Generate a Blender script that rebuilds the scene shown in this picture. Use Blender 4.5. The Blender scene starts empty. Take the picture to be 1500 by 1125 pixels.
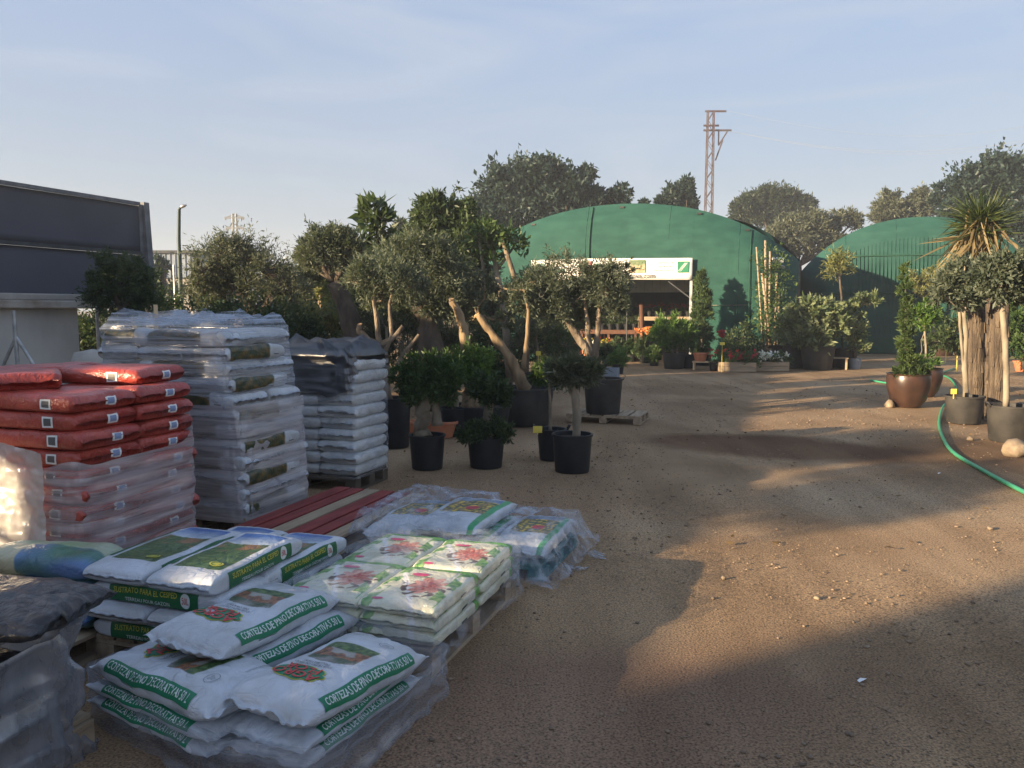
import bpy, bmesh, math, random
import numpy as np
from mathutils import Vector, Matrix, noise as mnoise
R = math.radians
sc = bpy.context.scene
col = sc.collection

# ------------------------------------------------------------------ camera, sky, sun, exposure
F_PX, CAM_H, HORIZON = 1210.0, 1.65, 451.0
PITCH = math.atan((562.5 - HORIZON) / F_PX)
cam = bpy.data.cameras.new('camera'); cam_ob = bpy.data.objects.new('camera', cam); col.objects.link(cam_ob)
cam.sensor_fit = 'HORIZONTAL'; cam.sensor_width = 36.0; cam.lens = 36.0 * F_PX / 1500.0
cam.clip_start = 0.05; cam.clip_end = 3000
cam_ob.location = (0, 0, CAM_H); cam_ob.rotation_euler = (math.pi / 2 - PITCH, 0, 0)
sc.camera = cam_ob

SUN_EL = 12.75
LIGHT = Vector((math.cos(R(30)), math.sin(R(30)), 0))          # the way the light travels over the ground
w = bpy.data.worlds.new('World'); sc.world = w; w.use_nodes = True
nt = w.node_tree; nt.nodes.clear()
sky = nt.nodes.new('ShaderNodeTexSky'); sky.sky_type = 'NISHITA'; sky.sun_disc = False
sky.sun_elevation = R(SUN_EL); sky.sun_rotation = math.atan2(-LIGHT.x, -LIGHT.y)
sky.altitude = 20; sky.air_density = 1.0; sky.dust_density = 1.0; sky.ozone_density = 1.0
bg = nt.nodes.new('ShaderNodeBackground'); bg.inputs['Strength'].default_value = 0.05
wo = nt.nodes.new('ShaderNodeOutputWorld')
veil = nt.nodes.new('ShaderNodeMixRGB')                        # thin milky haze over the whole sky, greyer towards the horizon
vtc = nt.nodes.new('ShaderNodeTexCoord'); vsx = nt.nodes.new('ShaderNodeSeparateXYZ'); vrm = nt.nodes.new('ShaderNodeValToRGB')
vrm.color_ramp.elements[0].position = 0.0; vrm.color_ramp.elements[0].color = (2.45, 2.75, 3.2, 1); vrm.color_ramp.elements[1].position = 0.42; vrm.color_ramp.elements[1].color = (2.32, 3.25, 5.15, 1)
nt.links.new(vtc.outputs['Generated'], vsx.inputs[0]); nt.links.new(vsx.outputs['Z'], vrm.inputs[0]); nt.links.new(vrm.outputs[0], veil.inputs[2])
wtc = nt.nodes.new('ShaderNodeTexCoord'); wmp = nt.nodes.new('ShaderNodeMapping'); wmp.inputs['Scale'].default_value = (1.0, 1.0, 5.0)
wnz = nt.nodes.new('ShaderNodeTexNoise'); wnz.inputs['Scale'].default_value = 1.4; wnz.inputs['Detail'].default_value = 6; wnz.inputs['Distortion'].default_value = 0.7
wrm = nt.nodes.new('ShaderNodeMapRange'); wrm.inputs[1].default_value = 0.3; wrm.inputs[2].default_value = 0.75; wrm.inputs[3].default_value = 0.62; wrm.inputs[4].default_value = 0.82
nt.links.new(wtc.outputs['Generated'], wmp.inputs[0]); nt.links.new(wmp.outputs[0], wnz.inputs['Vector']); nt.links.new(wnz.outputs['Fac'], wrm.inputs[0]); nt.links.new(wrm.outputs[0], veil.inputs[0])
nt.links.new(sky.outputs[0], veil.inputs[1]); 
wis = nt.nodes.new('ShaderNodeMixRGB'); wis.inputs[2].default_value = (3.15, 3.6, 4.35, 1); wm2 = nt.nodes.new('ShaderNodeMapping'); wm2.inputs['Scale'].default_value = (1.3, 1.3, 6.0); wm2.inputs['Rotation'].default_value = (0.25, 0.1, 0.4)
wn2 = nt.nodes.new('ShaderNodeTexNoise'); wn2.inputs['Scale'].default_value = 1.9; wn2.inputs['Detail'].default_value = 9; wn2.inputs['Distortion'].default_value = 1.1; wr2 = nt.nodes.new('ShaderNodeMapRange'); wr2.inputs[1].default_value = 0.48; wr2.inputs[2].default_value = 0.78; wr2.inputs[3].default_value = 0.0; wr2.inputs[4].default_value = 0.75
nt.links.new(vtc.outputs['Generated'], wm2.inputs[0]); nt.links.new(wm2.outputs[0], wn2.inputs['Vector']); nt.links.new(wn2.outputs['Fac'], wr2.inputs[0]); nt.links.new(wr2.outputs[0], wis.inputs[0]); nt.links.new(veil.outputs[0], wis.inputs[1]); nt.links.new(wis.outputs[0], bg.inputs['Color'])
nt.links.new(bg.outputs[0], wo.inputs['Surface'])
sun = bpy.data.lights.new('sun', 'SUN'); sun.energy = 5.0; sun.angle = R(0.5); sun.color = (1.0, 0.77, 0.50)
sun_ob = bpy.data.objects.new('sun', sun); col.objects.link(sun_ob)
ld = Vector((LIGHT.x, LIGHT.y, -math.tan(R(SUN_EL))))
sun_ob.rotation_euler = ld.to_track_quat('-Z', 'Y').to_euler(); sun_ob.location = (-30, -20, 30)
vs = sc.view_settings; vs.view_transform = 'Standard'; vs.look = 'None'; vs.gamma = 1.0; vs.exposure = 1.80
vs.use_curve_mapping = False
sc.cycles.max_bounces = 7; sc.cycles.transparent_max_bounces = 14

# ------------------------------------------------------------------ where a point of the place lies
TH = R(19)
AX = Vector((math.sin(TH), math.cos(TH), 0)); BX = Vector((math.cos(TH), -math.sin(TH), 0))
ROT_A, ROT_B = math.pi / 2 - TH, -TH                     # yaw of an x axis laid along the yard / across it
def P(a, b, z=0.0): return AX * a + BX * b + Vector((0, 0, z))
def ray(px, py):
    x, y = (px - 750) / F_PX, -(py - 562.5) / F_PX; c, s = math.cos(PITCH), math.sin(PITCH)
    return Vector((x, c + s * y, -s + c * y))
def G(px, py, z=0.0):                                    # survey point on the ground (or at height z)
    r = ray(px, py); t = (z - CAM_H) / r.z; return Vector((r.x * t, r.y * t, z))
def D(px, py, Y):                                        # survey point at a distance Y
    r = ray(px, py); t = Y / r.y; return Vector((r.x * t, Y, CAM_H + r.z * t))
def S(n, Y): return n * Y / F_PX                         # size of n photo pixels at distance Y

# ------------------------------------------------------------------ mesh and object helpers
class MB:
    def __init__(s): s.v = []; s.f = []; s.c = None
    def add(s, vs_, fs_):
        o = len(s.v); s.v += [tuple(p) for p in vs_]; s.f += [tuple(i + o for i in f) for f in fs_]
        return s
    def box(s, c, d, rz=0.0, tilt=None):
        m = Matrix.Rotation(rz, 3, 'Z')
        if tilt is not None: m = tilt @ m
        h = Vector(d) / 2; vv = []
        for x, y, z in ((-1,-1,-1),(1,-1,-1),(1,1,-1),(-1,1,-1),(-1,-1,1),(1,-1,1),(1,1,1),(-1,1,1)):
            vv.append(Vector(c) + m @ Vector((x*h.x, y*h.y, z*h.z)))
        return s.add(vv, [(0,3,2,1),(4,5,6,7),(0,1,5,4),(1,2,6,5),(2,3,7,6),(3,0,4,7)])
    def tube(s, pts, rad, n=7, cap=True):
        pts = [Vector(p) for p in pts]
        if not isinstance(rad, (list, tuple)): rad = [rad] * len(pts)
        rings = []; up = Vector((0.13, 0.27, 0.95))
        for i, p in enumerate(pts):
            t = (pts[min(i+1, len(pts)-1)] - pts[max(i-1, 0)])
            if t.length < 1e-9: t = Vector((0,0,1))
            t.normalize(); u = t.cross(up)
            if u.length < 0.15: u = t.cross(Vector((1,0,0.1)))
            u.normalize(); w_ = t.cross(u)
            rings.append([p + (u*math.cos(2*math.pi*k/n) + w_*math.sin(2*math.pi*k/n))*rad[i] for k in range(n)])
        vv = [q for r in rings for q in r]; ff = []
        for i in range(len(pts)-1):
            for k in range(n):
                a = i*n+k; b = i*n+(k+1) % n; ff.append((a, b, b+n, a+n))
        if cap: ff.append(tuple(reversed(range(n)))); ff.append(tuple((len(pts)-1)*n+k for k in range(n)))
        return s.add(vv, ff)
    def lathe(s, prof, n=28, c=(0,0,0), squash=1.0):
        vv = []; ff = []; c = Vector(c)
        for r, z in prof:
            for k in range(n):
                t = 2*math.pi*k/n; vv.append(c + Vector((r*math.cos(t), r*math.sin(t)*squash, z)))
        for i in range(len(prof)-1):
            for k in range(n):
                a = i*n+k; b = i*n+(k+1) % n; ff.append((a, b, b+n, a+n))
        return s.add(vv, ff)
    def build(s, name, mat, parent=None, smooth=False, loc=None, rot=None):
        me = bpy.data.meshes.new(name); me.from_pydata(s.v, [], s.f); me.update()
        if s.c is not None:
            at = me.color_attributes.new('tint', 'FLOAT_COLOR', 'POINT')
            arr = np.ones((len(s.v), 4), np.float32); arr[:, :3] = np.asarray(s.c, np.float32); at.data.foreach_set('color', arr.ravel())
        return obj(name, me, mat, parent, smooth, loc, rot)
def obj(name, me, mat, parent=None, smooth=False, loc=None, rot=None):
    if mat is not None and not me.materials:
        for m in (mat if isinstance(mat, (list, tuple)) else [mat]): me.materials.append(m)
    if smooth: me.polygons.foreach_set('use_smooth', [True] * len(me.polygons))
    o = bpy.data.objects.new(name, me); col.objects.link(o)
    if parent is not None: o.parent = parent
    if loc is not None: o.location = loc
    if rot is not None: o.rotation_euler = (0, 0, rot) if isinstance(rot, (int, float)) else rot
    return o
def tag(o, label, cat, group=None):
    o['label'] = label; o['category'] = cat
    if group: o['group'] = group
    return o
def struct(o): o['kind'] = 'structure'; return o
def thing(name, label, cat, loc=(0,0,0), rz=0.0, group=None):
    o = bpy.data.objects.new(name, None); col.objects.link(o); o.empty_display_size = 0.2
    o.location = loc; o.rotation_euler = (0, 0, rz); return tag(o, label, cat, group)
def bevel(o, wd=0.006, seg=2):
    m = o.modifiers.new('bevel', 'BEVEL'); m.width = wd; m.segments = seg; m.limit_method = 'ANGLE'; return o
def rock_mesh(name, seed, sx, sy, sz, sub=2):
    bm = bmesh.new(); bmesh.ops.create_icosphere(bm, subdivisions=sub, radius=1.0)
    for v in bm.verts:
        n_ = mnoise.noise(v.co * 1.3 + Vector((seed*7.1, seed*3.3, 0))) * 0.35 + mnoise.noise(v.co*3.1 + Vector((0, seed*5.0, 1))) * 0.12
        v.co *= 1 + n_; v.co.x *= sx; v.co.y *= sy; v.co.z *= sz
        v.co.z = max(v.co.z, -sz * 0.45)
    me = bpy.data.meshes.new(name); bm.to_mesh(me); bm.free(); return me

# ------------------------------------------------------------------ materials
def nmat(name):
    m = bpy.data.materials.new(name); m.use_nodes = True; n = m.node_tree.nodes; l = m.node_tree.links
    b = n.get('Principled BSDF'); return m, n, l, b
def rampnode(n, stops):
    r = n.new('ShaderNodeValToRGB'); e = r.color_ramp.elements
    while len(e) > len(stops): e.remove(e[-1])
    while len(e) < len(stops): e.new(0.5)
    for k, (p, c) in enumerate(stops): e[k].position = p; e[k].color = (*c[:3], 1)
    return r
def noisy(name, c1, c2, scale=8.0, rough=0.8, bump=0.0, bscale=40.0, stretch=(1,1,1), detail=5, spec=0.3, metal=0.0, lo=0.35, hi=0.65, bdist=0.01):
    m, n, l, b = nmat(name)
    tc = n.new('ShaderNodeTexCoord'); mp = n.new('ShaderNodeMapping'); mp.inputs['Scale'].default_value = stretch
    l.new(tc.outputs['Object'], mp.inputs['Vector'])
    nz = n.new('ShaderNodeTexNoise'); nz.inputs['Scale'].default_value = scale; nz.inputs['Detail'].default_value = detail
    l.new(mp.outputs[0], nz.inputs['Vector'])
    r = rampnode(n, [(lo, c1), (hi, c2)]); l.new(nz.outputs['Fac'], r.inputs[0]); l.new(r.outputs[0], b.inputs['Base Color'])
    b.inputs['Roughness'].default_value = rough; b.inputs['Specular IOR Level'].default_value = spec; b.inputs['Metallic'].default_value = metal
    if bump:
        n2 = n.new('ShaderNodeTexNoise'); n2.inputs['Scale'].default_value = bscale; n2.inputs['Detail'].default_value = 4
        l.new(mp.outputs[0], n2.inputs['Vector'])
        bp = n.new('ShaderNodeBump'); bp.inputs['Strength'].default_value = bump; bp.inputs['Distance'].default_value = bdist
        l.new(n2.outputs['Fac'], bp.inputs['Height']); l.new(bp.outputs[0], b.inputs['Normal'])
    return m
def foliage(name, trans=0.35, rough=0.45):
    m, n, l, b = nmat(name); out = n['Material Output']
    at = n.new('ShaderNodeAttribute'); at.attribute_name = 'tint'
    b.inputs['Roughness'].default_value = rough; b.inputs['Specular IOR Level'].default_value = 0.35
    l.new(at.outputs['Color'], b.inputs['Base Color'])
    tr = n.new('ShaderNodeBsdfTranslucent'); mx = n.new('ShaderNodeMixRGB'); mx.blend_type = 'MULTIPLY'; mx.inputs[0].default_value = 1
    mx.inputs[2].default_value = (1.25, 1.3, 0.6, 1); l.new(at.outputs['Color'], mx.inputs[1]); l.new(mx.outputs[0], tr.inputs['Color'])
    ms = n.new('ShaderNodeMixShader'); ms.inputs[0].default_value = trans
    l.new(b.outputs[0], ms.inputs[1]); l.new(tr.outputs[0], ms.inputs[2]); l.new(ms.outputs[0], out.inputs['Surface'])
    return m
def tinted(name, rough=0.35, bump=0.25, bscale=18.0, spec=0.5, dirt=0.25):
    m, n, l, b = nmat(name)
    at = n.new('ShaderNodeAttribute'); at.attribute_name = 'tint'
    tc = n.new('ShaderNodeTexCoord'); nz = n.new('ShaderNodeTexNoise'); nz.inputs['Scale'].default_value = 6; nz.inputs['Detail'].default_value = 6
    oi = n.new('ShaderNodeObjectInfo'); ad = n.new('ShaderNodeVectorMath'); ad.operation = 'MULTIPLY_ADD'
    ad.inputs[1].default_value = (9, 9, 9); l.new(oi.outputs['Random'], ad.inputs[0]); l.new(tc.outputs['Object'], ad.inputs[2])
    l.new(ad.outputs[0], nz.inputs['Vector'])
    r = rampnode(n, [(0.38, (1, 1, 1)), (0.72, (1-dirt, 1-dirt*1.1, 1-dirt*1.3))]); l.new(nz.outputs['Fac'], r.inputs[0])
    mx = n.new('ShaderNodeMixRGB'); mx.blend_type = 'MULTIPLY'; mx.inputs[0].default_value = 1
    l.new(at.outputs['Color'], mx.inputs[1]); l.new(r.outputs[0], mx.inputs[2]); l.new(mx.outputs[0], b.inputs['Base Color'])
    b.inputs['Roughness'].default_value = rough; b.inputs['Specular IOR Level'].default_value = spec
    n2 = n.new('ShaderNodeTexNoise'); n2.inputs['Scale'].default_value = bscale; n2.inputs['Detail'].default_value = 5; n2.inputs['Distortion'].default_value = 0.8
    l.new(ad.outputs[0], n2.inputs['Vector'])
    bp = n.new('ShaderNodeBump'); bp.inputs['Strength'].default_value = bump; bp.inputs['Distance'].default_value = 0.02
    l.new(n2.outputs['Fac'], bp.inputs['Height'])
    n3 = n.new('ShaderNodeTexNoise'); n3.inputs['Scale'].default_value = 7.0; n3.inputs['Detail'].default_value = 3; n3.inputs['Distortion'].default_value = 1.6; l.new(ad.outputs[0], n3.inputs['Vector'])
    s1 = n.new('ShaderNodeMath'); s1.operation = 'SUBTRACT'; s1.inputs[1].default_value = 0.5; l.new(n3.outputs['Fac'], s1.inputs[0]); s2 = n.new('ShaderNodeMath'); s2.operation = 'ABSOLUTE'; l.new(s1.outputs[0], s2.inputs[0])
    s3 = n.new('ShaderNodeMath'); s3.operation = 'POWER'; s3.inputs[1].default_value = 0.45; l.new(s2.outputs[0], s3.inputs[0])
    b3 = n.new('ShaderNodeBump'); b3.inputs['Strength'].default_value = 0.55; b3.inputs['Distance'].default_value = 0.012; l.new(s3.outputs[0], b3.inputs['Height']); l.new(bp.outputs[0], b3.inputs['Normal'])
    l.new(b3.outputs[0], b.inputs['Normal'])
    return m
def film(name, stretch=(3,3,40), lo=0.15, hi=0.75, tint=(0.52,0.57,0.65), scale=1.6, rough=0.2, p0=0.35, p1=0.7):
    m, n, l, b = nmat(name); out = n['Material Output']; n.remove(b)
    tc = n.new('ShaderNodeTexCoord'); mp = n.new('ShaderNodeMapping'); mp.inputs['Scale'].default_value = stretch
    l.new(tc.outputs['Object'], mp.inputs['Vector'])
    nz = n.new('ShaderNodeTexNoise'); nz.inputs['Scale'].default_value = scale; nz.inputs['Detail'].default_value = 7; nz.inputs['Distortion'].default_value = 0.4
    l.new(mp.outputs[0], nz.inputs['Vector'])
    r = rampnode(n, [(p0, (lo,)*3), (p1, (hi,)*3)]); l.new(nz.outputs['Fac'], r.inputs[0])
    bp = n.new('ShaderNodeBump'); bp.inputs['Strength'].default_value = 0.35; bp.inputs['Distance'].default_value = 0.015; l.new(nz.outputs['Fac'], bp.inputs['Height'])
    tr = n.new('ShaderNodeBsdfTransparent'); df = n.new('ShaderNodeBsdfDiffuse'); df.inputs['Color'].default_value = (*tint, 1)
    tl = n.new('ShaderNodeBsdfTranslucent'); tl.inputs['Color'].default_value = (*tint, 1)
    gl = n.new('ShaderNodeBsdfGlossy'); gl.inputs['Roughness'].default_value = rough
    for q in (df, tl, gl): l.new(bp.outputs[0], q.inputs['Normal'])
    m1 = n.new('ShaderNodeMixShader'); m1.inputs[0].default_value = 0.4; l.new(df.outputs[0], m1.inputs[1]); l.new(tl.outputs[0], m1.inputs[2])
    m2 = n.new('ShaderNodeMixShader'); m2.inputs[0].default_value = 0.16; l.new(m1.outputs[0], m2.inputs[1]); l.new(gl.outputs[0], m2.inputs[2])
    m3 = n.new('ShaderNodeMixShader'); l.new(r.outputs[0], m3.inputs[0]); l.new(tr.outputs[0], m3.inputs[1]); l.new(m2.outputs[0], m3.inputs[2])
    l.new(m3.outputs[0], out.inputs['Surface']); return m
def flat(name, c, rough=0.6, metal=0.0, spec=0.4):
    m, n, l, b = nmat(name); b.inputs['Base Color'].default_value = (*c, 1); b.inputs['Roughness'].default_value = rough
    b.inputs['Metallic'].default_value = metal; b.inputs['Specular IOR Level'].default_value = spec; return m

def ground_material():
    m, n, l, b = nmat('trodden_earth')
    tc = n.new('ShaderNodeTexCoord')
    def nz(scale, detail=6, dist=0.0, stretch=None):
        q = n.new('ShaderNodeTexNoise'); q.inputs['Scale'].default_value = scale; q.inputs['Detail'].default_value = detail; q.inputs['Distortion'].default_value = dist
        if stretch:
            mp = n.new('ShaderNodeMapping'); mp.inputs['Scale'].default_value = stretch; mp.inputs['Rotation'].default_value = (0,0,TH)
            l.new(tc.outputs['Object'], mp.inputs['Vector']); l.new(mp.outputs[0], q.inputs['Vector'])
        else: l.new(tc.outputs['Object'], q.inputs['Vector'])
        return q
    def mix(a, bb, f, mode='MIX'):
        q = n.new('ShaderNodeMixRGB'); q.blend_type = mode
        for sck, val in ((0, f), (1, a), (2, bb)):
            if hasattr(val, 'links'): l.new(val, q.inputs[sck])
            elif isinstance(val, (int, float)): q.inputs[sck].default_value = val
            else: q.inputs[sck].default_value = (*val, 1)
        return q.outputs[0]
    big = nz(0.45, 5, 0.6); r1 = rampnode(n, [(0.35, (0.224,0.148,0.083)), (0.52, (0.300,0.205,0.119)), (0.68, (0.340,0.246,0.151))]); l.new(big.outputs['Fac'], r1.inputs[0])
    mid = nz(2.6, 8, 0.25, (1, 0.16, 1)); r2 = rampnode(n, [(0.33, (0.82,0.80,0.79)), (0.62, (1.07,1.07,1.07))]); l.new(mid.outputs['Fac'], r2.inputs[0])
    c = mix(r1.outputs[0], r2.outputs[0], 1.0, 'MULTIPLY')
    fine = nz(95, 6); r3 = rampnode(n, [(0.33, (0.42,0.41,0.42)), (0.48, (0.98,0.98,0.98)), (0.68, (1.5,1.46,1.38))]); l.new(fine.outputs['Fac'], r3.inputs[0])
    c = mix(c, r3.outputs[0], 1.0, 'MULTIPLY')
    vo = n.new('ShaderNodeTexVoronoi'); vo.inputs['Scale'].default_value = 46; l.new(tc.outputs['Object'], vo.inputs['Vector'])
    rv = rampnode(n, [(0.10, (1,1,1)), (0.2, (0,0,0))]); l.new(vo.outputs['Distance'], rv.inputs[0])
    rc = rampnode(n, [(0.0, (0.12,0.11,0.11)), (0.5, (0.28,0.24,0.2)), (1.0, (0.5,0.46,0.4))]); l.new(vo.outputs['Color'], rc.inputs[0])
    pm = nz(1.3, 3); rp = rampnode(n, [(0.42, (0,0,0)), (0.62, (0.75,)*3)]); l.new(pm.outputs['Fac'], rp.inputs[0])
    pf = mix(rv.outputs[0], rp.outputs[0], 1.0, 'MULTIPLY'); c = mix(c, rc.outputs[0], pf)
    # water spilt from the hose has soaked a patch of the drive
    def patch(center, rad, soft):
        mp = n.new('ShaderNodeMapping'); mp.vector_type = 'TEXTURE'; mp.inputs['Location'].default_value = (*center, 0); mp.inputs['Rotation'].default_value = (0,0,rad[2]); mp.inputs['Scale'].default_value = (rad[0], rad[1], 1)
        ns = nz(1.1, 5); av = n.new('ShaderNodeVectorMath'); av.operation = 'MULTIPLY_ADD'; av.inputs[1].default_value = (0.9,)*3
        l.new(ns.outputs['Color'], av.inputs[0]); l.new(tc.outputs['Object'], av.inputs[2]); 
        sb = n.new('ShaderNodeVectorMath'); sb.operation = 'SUBTRACT'; sb.inputs[1].default_value = (0.45,0.45,0.45); l.new(av.outputs[0], sb.inputs[0])
        l.new(sb.outputs[0], mp.inputs['Vector'])
        fl = n.new('ShaderNodeVectorMath'); fl.operation = 'MULTIPLY'; fl.inputs[1].default_value = (1,1,0); l.new(mp.outputs[0], fl.inputs[0])
        ln = n.new('ShaderNodeVectorMath'); ln.operation = 'LENGTH'; l.new(fl.outputs[0], ln.inputs[0])
        rr = rampnode(n, [(1-soft, (1,1,1)), (1.0, (0,0,0))]); l.new(ln.outputs['Value'], rr.inputs[0]); return rr.outputs[0]
    p1 = patch(tuple(G(1140,655))[:2], (1.9, 1.0, R(-20)), 0.35); c = mix(c, (0.5,0.42,0.38), mix((0,0,0), p1, 1.0), 'MULTIPLY')
    p2 = patch(tuple(G(1420,660))[:2], (1.5, 1.5, 0), 0.5); c = mix(c, (0.62,0.56,0.52), p2, 'MULTIPLY')
    p3 = patch(tuple(G(800,1060))[:2], (2.2, 0.95, R(15)), 0.6); c = mix(c, (0.66,0.62,0.68), p3, 'MULTIPLY')       # coarse dark grit; also puts foreground shade into the colour
    p4 = patch(tuple(G(640,760))[:2], (2.4, 1.6, R(60)), 0.6); c = mix(c, (0.82,0.78,0.80), p4, 'MULTIPLY')
    l.new(c, b.inputs['Base Color']); b.inputs['Roughness'].default_value = 0.92; b.inputs['Specular IOR Level'].default_value = 0.15
    hb = n.new('ShaderNodeMath'); hb.operation = 'MULTIPLY_ADD'; hb.inputs[1].default_value = 0.6; l.new(fine.outputs['Fac'], hb.inputs[0]); l.new(pf, hb.inputs[2])
    bp = n.new('ShaderNodeBump'); bp.inputs['Strength'].default_value = 1.0; bp.inputs['Distance'].default_value = 0.010; l.new(hb.outputs[0], bp.inputs['Height'])
    b2 = n.new('ShaderNodeBump'); b2.inputs['Strength'].default_value = 0.12; b2.inputs['Distance'].default_value = 0.02; l.new(mid.outputs['Fac'], b2.inputs['Height']); l.new(bp.outputs[0], b2.inputs['Normal'])
    l.new(b2.outputs[0], b.inputs['Normal']); return m

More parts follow.
